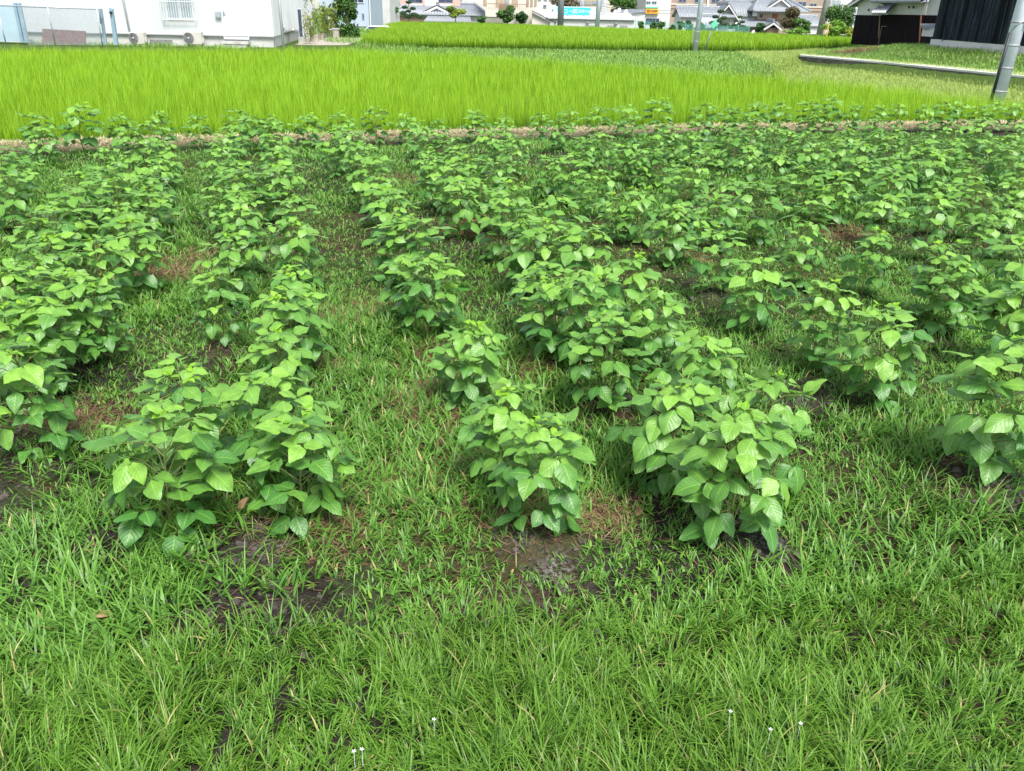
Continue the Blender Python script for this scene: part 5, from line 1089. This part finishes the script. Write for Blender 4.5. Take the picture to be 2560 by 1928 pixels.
m = MB(); m.box((px0_+.3, Y-4.3, -4), (px1_-.3, Y-2.4, at(1930, 70, Y-4)[2])); m.build('porch_wall', M['brownframe'], r)
m = MB(); a = at(1888, 36, Y-.5); m.box((a[0]-.35, Y-.6, a[2]-.3), (a[0]+.35, Y-.1, a[2]+.4)); m.build('lantern_box', M['plaster'], r)

r = block('low_grey_roof_house', 'low house with pale grey-blue roof between the red-leaved tree and leaning pole', 2005, 2052, 62, 135, 6, 'plaster', 'house', zb=-4); a = at(2000, 63, 135); b = at(2052, 63, 135); gable_roof(r, a[0], b[0], 135, 141, a[2], at(2030, 45, 138)[2], 'tile', .3)

for (px, py, Y, h, rx, mt, lab, sd_, nl, lf) in (
    (1975, 82, 116, 3.2, 1.35, 'bushr', 'dark reddish-brown leaved tree before the traditional house', 41, 3200, .14),
    (2003, 82, 114, 2.1, 1.15, 'bush', 'rounded green tree right beside the reddish-brown tree', 42, 2200, .13),
    (1992, 84, 110, .75, 1.5, 'clover', 'low bright green bush below the reddish-brown tree', 43, 1200, .12),
    (1900, 82, 114, 1.3, .75, 'pine', 'dark rounded bush before the porch roof', 44, 1400, .12),
    (2096, 90, 112, 4.3, 1.9, 'bush', 'large bright round tree between leaning pole and black-walled storehouse', 45, 5200, .15),
    (2080, 92, 108, 2.0, 1.6, 'clover', 'lower light green bush at the foot of the large round tree', 46, 1800, .14),
    (2120, 92, 108, 1.2, 1.0, 'bushy', 'loose yellowish bush left of the black-walled storehouse', 47, 800, .13)):
    x, y, z = at(px, py, Y); tree('tree' if h > 1.8 else 'bush', lab, 'tree' if h > 1.8 else 'bush', x, y, z-.15, h, rx, mt, .22, nl, lf, sd_, None, 11, low=.05)
k = 0
for px, w_ in ((1603, 8), (1630, 9), (1652, 10), (1678, 11), (1698, 11), (1722, 13), (1748, 12)):
    x, y, z = at(px, 71, 113); names_ = ['smallest hedge bush, by the green fence end', 'hedge bush below the orange sign', 'hedge bush below the dark entrance', 'hedge bush left of the white storehouse', 'hedge bush at the white storehouse corner', 'broad hedge bush before the white storehouse', 'hedge bush behind the concrete pole']
    tree('hedge_bush', names_[k]+' at the paddy edge', 'bush', x, y, z-.4, 1.15+.1*(k % 3), w_*.055, 'pine' if k % 2 else 'bush', .1, 1100, .11, 60+k, 'hedge bushes along the far paddy edge', 8, low=0); k += 1
r = thing('net_fence', 'green net fence with posts along the far edge of the raised paddy', 'fence', (at(1800, 76, 109)[0], 109, -.3))
a = Vector(at(1588, 64, 115)); b = Vector(at(1872, 80, 109)); m = MB()
for i in range(160):
    c = a.lerp(b, i/160); m.quad(c+Vector((-.008, 0, -.2)), c+Vector((.008, 0, -.2)), c+Vector((.008, 0, .55)), c+Vector((-.008, 0, .55)))
for k in range(9): 
    o_ = Vector((0, .001, -.2+k*.09)); m.quad(a+o_, b+o_, b+o_+Vector((0, 0, .014)), a+o_+Vector((0, 0, .014)))
m.build('net', M['net'], r)
for i in range(12): c = a.lerp(b, i/11); m = MB(); m.tube(c+Vector((0, .02, -.5)), c+Vector((0, .02, .75)), .03, n=6); m.build('post', M['net'], r)
r = thing('marker_post', 'short orange-yellow pipe standing left of the black-walled storehouse', 'post', (at(2067, 86, 104)[0], 104, -.2)); a = Vector(at(2067, 88, 104)); m = MB(); m.tube(a-Vector((0, 0, .3)), a+Vector((0, 0, 1.3)), .07, n=8); m.build('pipe', M['yellow'], r); m = MB(); m.tube(a+Vector((0, 0, 1.302)), a+Vector((0, 0, 1.4)), .085, n=8); m.build('cap', M['white'], r)
r = thing('covered_heap', 'small pale covered heap at the paddy edge before the porch', 'heap', (at(1883, 80, 112)[0], 112, -.2)); a = at(1876, 82, 112); b = at(1891, 82, 112); m = MB(); m.add([(a[0], 112, a[2]-.4), (b[0], 112, a[2]-.4), (b[0], 113, a[2]-.4), (a[0], 113, a[2]-.4), (a[0]+.35, 112.3, a[2]+.25), (b[0]-.2, 112.3, a[2]+.35), (b[0]-.25, 112.8, a[2]+.3), (a[0]+.4, 112.8, a[2]+.2)], [(0, 1, 5, 4), (1, 2, 6, 5), (2, 3, 7, 6), (3, 0, 4, 7), (4, 5, 6, 7)]); m.build('sheet', M['plaster'], r, bevel=.08)

# ------------------------------------------------------------------ storehouse with black boards and white plaster, and the dark barn
def wall_between(A, B, z0, z1, mat, name, parent, th=.15, off=0.0, z0b=None, z1b=None):
    A = Vector((A[0], A[1], 0)); B = Vector((B[0], B[1], 0)); d = (B-A).normalized(); n_ = Vector((d.y, -d.x, 0)); A = A+n_*off; B = B+n_*off
    z0b = z0 if z0b is None else z0b; z1b = z1 if z1b is None else z1b; k = -n_*th; up = Vector((0, 0, 1))
    m = MB(); m.add([A+up*z0, B+up*z0b, B+k+up*z0b, A+k+up*z0, A+up*z1, B+up*z1b, B+k+up*z1b, A+k+up*z1], [(0, 1, 5, 4), (1, 2, 6, 5), (2, 3, 7, 6), (3, 0, 4, 7), (4, 5, 6, 7), (0, 3, 2, 1)]); return m.build(name, M[mat], parent)
Yk0, Yk1 = 68.0, 61.0
def kp(px, py): f = (px-2135)/195; return at(px, py, Yk0+(Yk1-Yk0)*f)
r = thing('black_walled_storehouse', 'storehouse with white plaster above and dark brown boards below', 'storehouse', (kp(2230, 100)[0], 65, .5))
K = [kp(px, 60) for px in (2137, 2202, 2308, 2337)]; zb = .3
z1 = kp(2170, 38)[2]; z2 = kp(2270, 37)[2]
wall_between(K[0], K[1], zb, z1, 'char2', 'board_wall', r, .2, .06); wall_between(K[0], K[1], z1+.003, kp(2170, 8)[2], 'plaster', 'plaster_wall', r, .2)
A_, B_ = K[0], K[1]; ap = ((A_[0]+B_[0])/2+.0, (A_[1]+B_[1])/2); gz0 = kp(2170, 8)[2]; gz1 = kp(2172, -12)[2]
m = MB(); m.slab([(A_[0], A_[1], gz0), (B_[0], B_[1], gz0), (ap[0], ap[1], gz1)], .2); m.build('gable_wall', M['plaster'], r)
m = MB(); dv = Vector((B_[0]-A_[0], B_[1]-A_[1], 0)).normalized(); nv = Vector((dv.y, -dv.x, 0)); back = -nv*7; e0 = Vector((A_[0], A_[1], gz0-.15))-dv*.5+nv*.5; e1 = Vector((B_[0], B_[1], gz0-.15))+dv*.5+nv*.5; tp = Vector((ap[0], ap[1], gz1+.15))+nv*.5
m.ribs(e0+back, e0, tp, tp+back, 16, .05, .12); m.ribs(e1, e1+back, tp+back, tp, 16, .05, .12); m.build('left_roof', M['tile'], r, True)
m = MB(); w3 = Vector((0, 0, .18)); m.add([e0, tp, tp-w3, e0-w3], [(0, 1, 2, 3)]); m.add([tp, e1, e1-w3, tp-w3], [(0, 1, 2, 3)]); m.v = [tuple(Vector(v)+nv*.03) for v in m.v]; m.build('bargeboard', M['plaster'], r)
wall_between(K[1], K[2], zb, z2, 'char2', 'board_wall', r, .2, .10); wall_between(K[1], K[2], z2+.003, kp(2270, 5)[2], 'plaster', 'plaster_wall', r, .2, .04)
wall_between(K[2], K[3], zb, kp(2322, 38)[2], 'char2', 'board_wall', r, .2, .0); wall_between(K[2], K[3], kp(2322, 38)[2]+.003, kp(2330, -20)[2]+1.5, 'plaster', 'plaster_wall', r, .2, -.08)
m = MB(); q0 = Vector(kp(2192, 4)); q1 = Vector(kp(2318, 4)); m.ribs(q0+nv*.6, q1+nv*.6, q1+back*.4+Vector((0, 0, 1.5)), q0+back*.4+Vector((0, 0, 1.5)), 26, .05, .12); m.build('middle_roof', M['tile'], r, True)
q0 = Vector(kp(2203, 34)); q1 = Vector(kp(2240, 34)); m = MB(); m.ribs(q0+nv*.9, q1+nv*.9, q1+nv*.1+Vector((.0, 0, .75)), q0+nv*.1+Vector((.25, 0, .75)), 7, .06, .12); m.build('door_canopy', M['tiled'], r)
for px in (2203, 2306):
    a = Vector(kp(px, 104)); b = Vector(kp(px+2, 38)); m = MB(); m.tube(Vector((a.x, a.y, .3))+nv*.2, Vector((b.x, b.y, b.z))+nv*.2, .05, n=8); m.build('downpipe', M['brownframe'] if px < 2300 else M['redwood'], r)
a = Vector(kp(2310, 37)); m = MB(); m.tube(a+nv*.15, a+nv*.15+Vector((.2, 0, 2)), .04, n=8); m.build('upper_downpipe', M['frame'], r)
m = MB()
for px, py in ((2173, 25), (2189, 25), (2274, 18), (2285, 18)):
    a = Vector(kp(px, py))+nv*.05; m.box((a.x-.05, a.y-.03, a.z-.08), (a.x+.05, a.y+.05, a.z+.08))
m.build('vent_holes', M['black'], r)
m = MB(); a = Vector(kp(2208, 66))+nv*.13; b = Vector(kp(2230, 66))+nv*.13; m.tube(a, b, .03, n=6); m.tube(a, a-Vector((0, 0, 1.2)), .03, n=6); m.tube(b, b-Vector((0, 0, 1.2)), .03, n=6); m.build('door_outline', M['brownframe'], r)
# little roofed fence between the two
a = Vector(at(2306, 76, 59)); b = Vector(at(2336, 76, 57)); r = thing('roofed_wall', 'short white plaster wall with small tiled coping beside the dark barn', 'wall', (a.x, a.y, .5))
wall_between(a, b, .3, a.z-.35, 'char2', 'board_base', r, .15, .02); wall_between(a, b, a.z-.347, a.z+.15, 'plaster', 'plaster_band', r, .12); m = MB(); m.ribs(a+Vector((-.1, -.4, .05)), b+Vector((.1, -.4, .05)), b+Vector((.1, .1, .4)), a+Vector((-.1, .1, .4)), 6, .05, .08); m.build('coping', M['tile'], r)
# dark barn
Yb0, Yb1 = 54.0, 47.5
def bp(px, py): f = (px-2330)/200; return at(px, py, Yb0+(Yb1-Yb0)*f)
r = thing('dark_barn', 'tall barn clad in weathered charred boards on a white footing', 'barn', (bp(2430, 110)[0], 51, .7))
A_ = bp(2331, 99); B_ = bp(2640, 128); z0a = bp(2331, 98)[2]; z0b = bp(2640, 124)[2]
bwd = (Vector((B_[0]-A_[0], B_[1]-A_[1], 0))); bwn = Vector((bwd.y, -bwd.x, 0)).normalized()
# board wall in upright boards, each slightly proud of the next
nbd = 46; m = MB(); m2 = MB()
for i in range(nbd):
    f0 = i/nbd; f1 = (i+.97)/nbd; P0 = Vector((A_[0], A_[1], 0))+bwd*f0; P1 = Vector((A_[0], A_[1], 0))+bwd*f1; off = bwn*(.02+.02*((i*7) % 3)); zz0 = z0a+(z0b-z0a)*f0+.02; th = -bwn*.08
    P0 = P0+off; P1 = P1+off; u0 = Vector((0, 0, zz0)); u1 = Vector((0, 0, 7.0))
    m.add([P0+u0, P1+u0, P1+u1, P0+u1, P0+th+u0, P1+th+u0, P1+th+u1, P0+th+u1], [(0, 1, 2, 3), (0, 4, 5, 1), (1, 5, 6, 2), (3, 7, 4, 0), (3, 2, 6, 7)])
m.build('board_wall', M['char'], r)
side = Vector((A_[0], A_[1], 0)); m = MB(); sb_ = side-bwn*8; m.add([side+Vector((0, 0, z0a)), sb_+Vector((0, 0, z0a)), sb_+Vector((0, 0, 7)), side+Vector((0, 0, 7))], [(0, 1, 2, 3)]); m.build('side_wall', M['char'], r)
m = MB(); e = Vector((A_[0], A_[1], 7)); f = Vector((B_[0], B_[1], 7)); m.slab([e+bwn*.5-bwd.normalized()*.4, f+bwn*.5, f-bwn*4+Vector((0, 0, 2)), e-bwn*4+Vector((0, 0, 2))-bwd.normalized()*.4], .15); m.slab([f-bwn*8.5, e-bwn*8.5-bwd.normalized()*.4, e-bwn*4+Vector((0, 0, 2))-bwd.normalized()*.4, f-bwn*4+Vector((0, 0, 2))], .15); m.build('roof', M['tiled'], r)
wall_between(A_, B_, z0a-.31, z0a, 'plaster', 'footing', r, .25, .10, z0b-.34, z0b)
for px, py in ((2366, 98), (2454, 104), (2535, 109)):
    a = Vector(bp(px, py)); m = MB(); a = a+bwn*.13; m.box((a.x-.12, a.y-.04, a.z-.12), (a.x+.12, a.y+.02, a.z+.04)); m.build('footing_vent', M['black'], r)
# field stones under the footing
m = MB()
for i in range(46):
    f = (i+.5)/46; P_ = Vector((A_[0], A_[1], 0))+bwd*f+bwn*random.uniform(.15, .35); zz = z0a+(z0b-z0a)*f-.40; s = random.uniform(.09, .16)
    R = Matrix.Rotation(random.uniform(0, 3), 3, 'Z'); pts = []
    for q in ((-1, -1, -1), (1, -1, -1), (1, 1, -1), (-1, 1, -1), (-.7, -.8, .8), (.8, -.7, .7), (.7, .8, .8), (-.8, .7, .7)): v = R @ Vector(q)*s; pts.append((P_.x+v.x, P_.y+v.y, zz+v.z))
    m.add(pts, [(0, 3, 2, 1), (4, 5, 6, 7), (0, 1, 5, 4), (1, 2, 6, 5), (2, 3, 7, 6), (3, 0, 4, 7)])
m.build('stone_base', M['stone'], r, bevel=.03)

# ------------------------------------------------------------------ path and canal wall on the right
m = MB(); n_ = len(PATH_A)
PBc = [Vector((a[0], a[1], .075)) for a in np.array([np.array(PATH_A[0])*0+on(x, y, .05) for x, y in [(2000, 139), (2200, 156), (2380, 174), (2560, 192), (2760, 213)]])]; PAc = [Vector((a[0], a[1], .075)) for a in PATH_A]
for i in range(4): m.quad(PBc[i], PBc[i+1], PAc[i+1], PAc[i])
for i in range(4): m.quad(PBc[i]-Vector((0, 0, .08)), PBc[i+1]-Vector((0, 0, .08)), PBc[i+1], PBc[i])
o = m.build('path', M['path']); tag(o, kind='structure')
m = MB(); dn = Vector((0, .03, -.085)); dd = Vector((0, .03, -.8))
for i in range(4): m.quad(PBc[i]+dd, PBc[i+1]+dd, PBc[i+1]+dn, PBc[i]+dn)
o = m.build('canal_wall', M['darkconc']); tag(o, 'concrete canal wall with shade painted dark below the pale path edge', 'wall')
# brown heap of cut stalks on the bank
x, y = on(2140, 134, .1); n_ = 2600; xs_ = RNG.normal(x, .75, n_); ys_ = RNG.normal(y+.6, .8, n_)
blades('dead_stalks', 'redstraw', xs_, ys_, RNG.uniform(.1, .4, n_), .018, RNG.uniform(.5, 1.4, n_), RNG.uniform(0, .6, n_), 2, RNG.uniform(0, 1, n_), 'brown patch of dead stalks on the bank at the end of the path', 'dead plants')
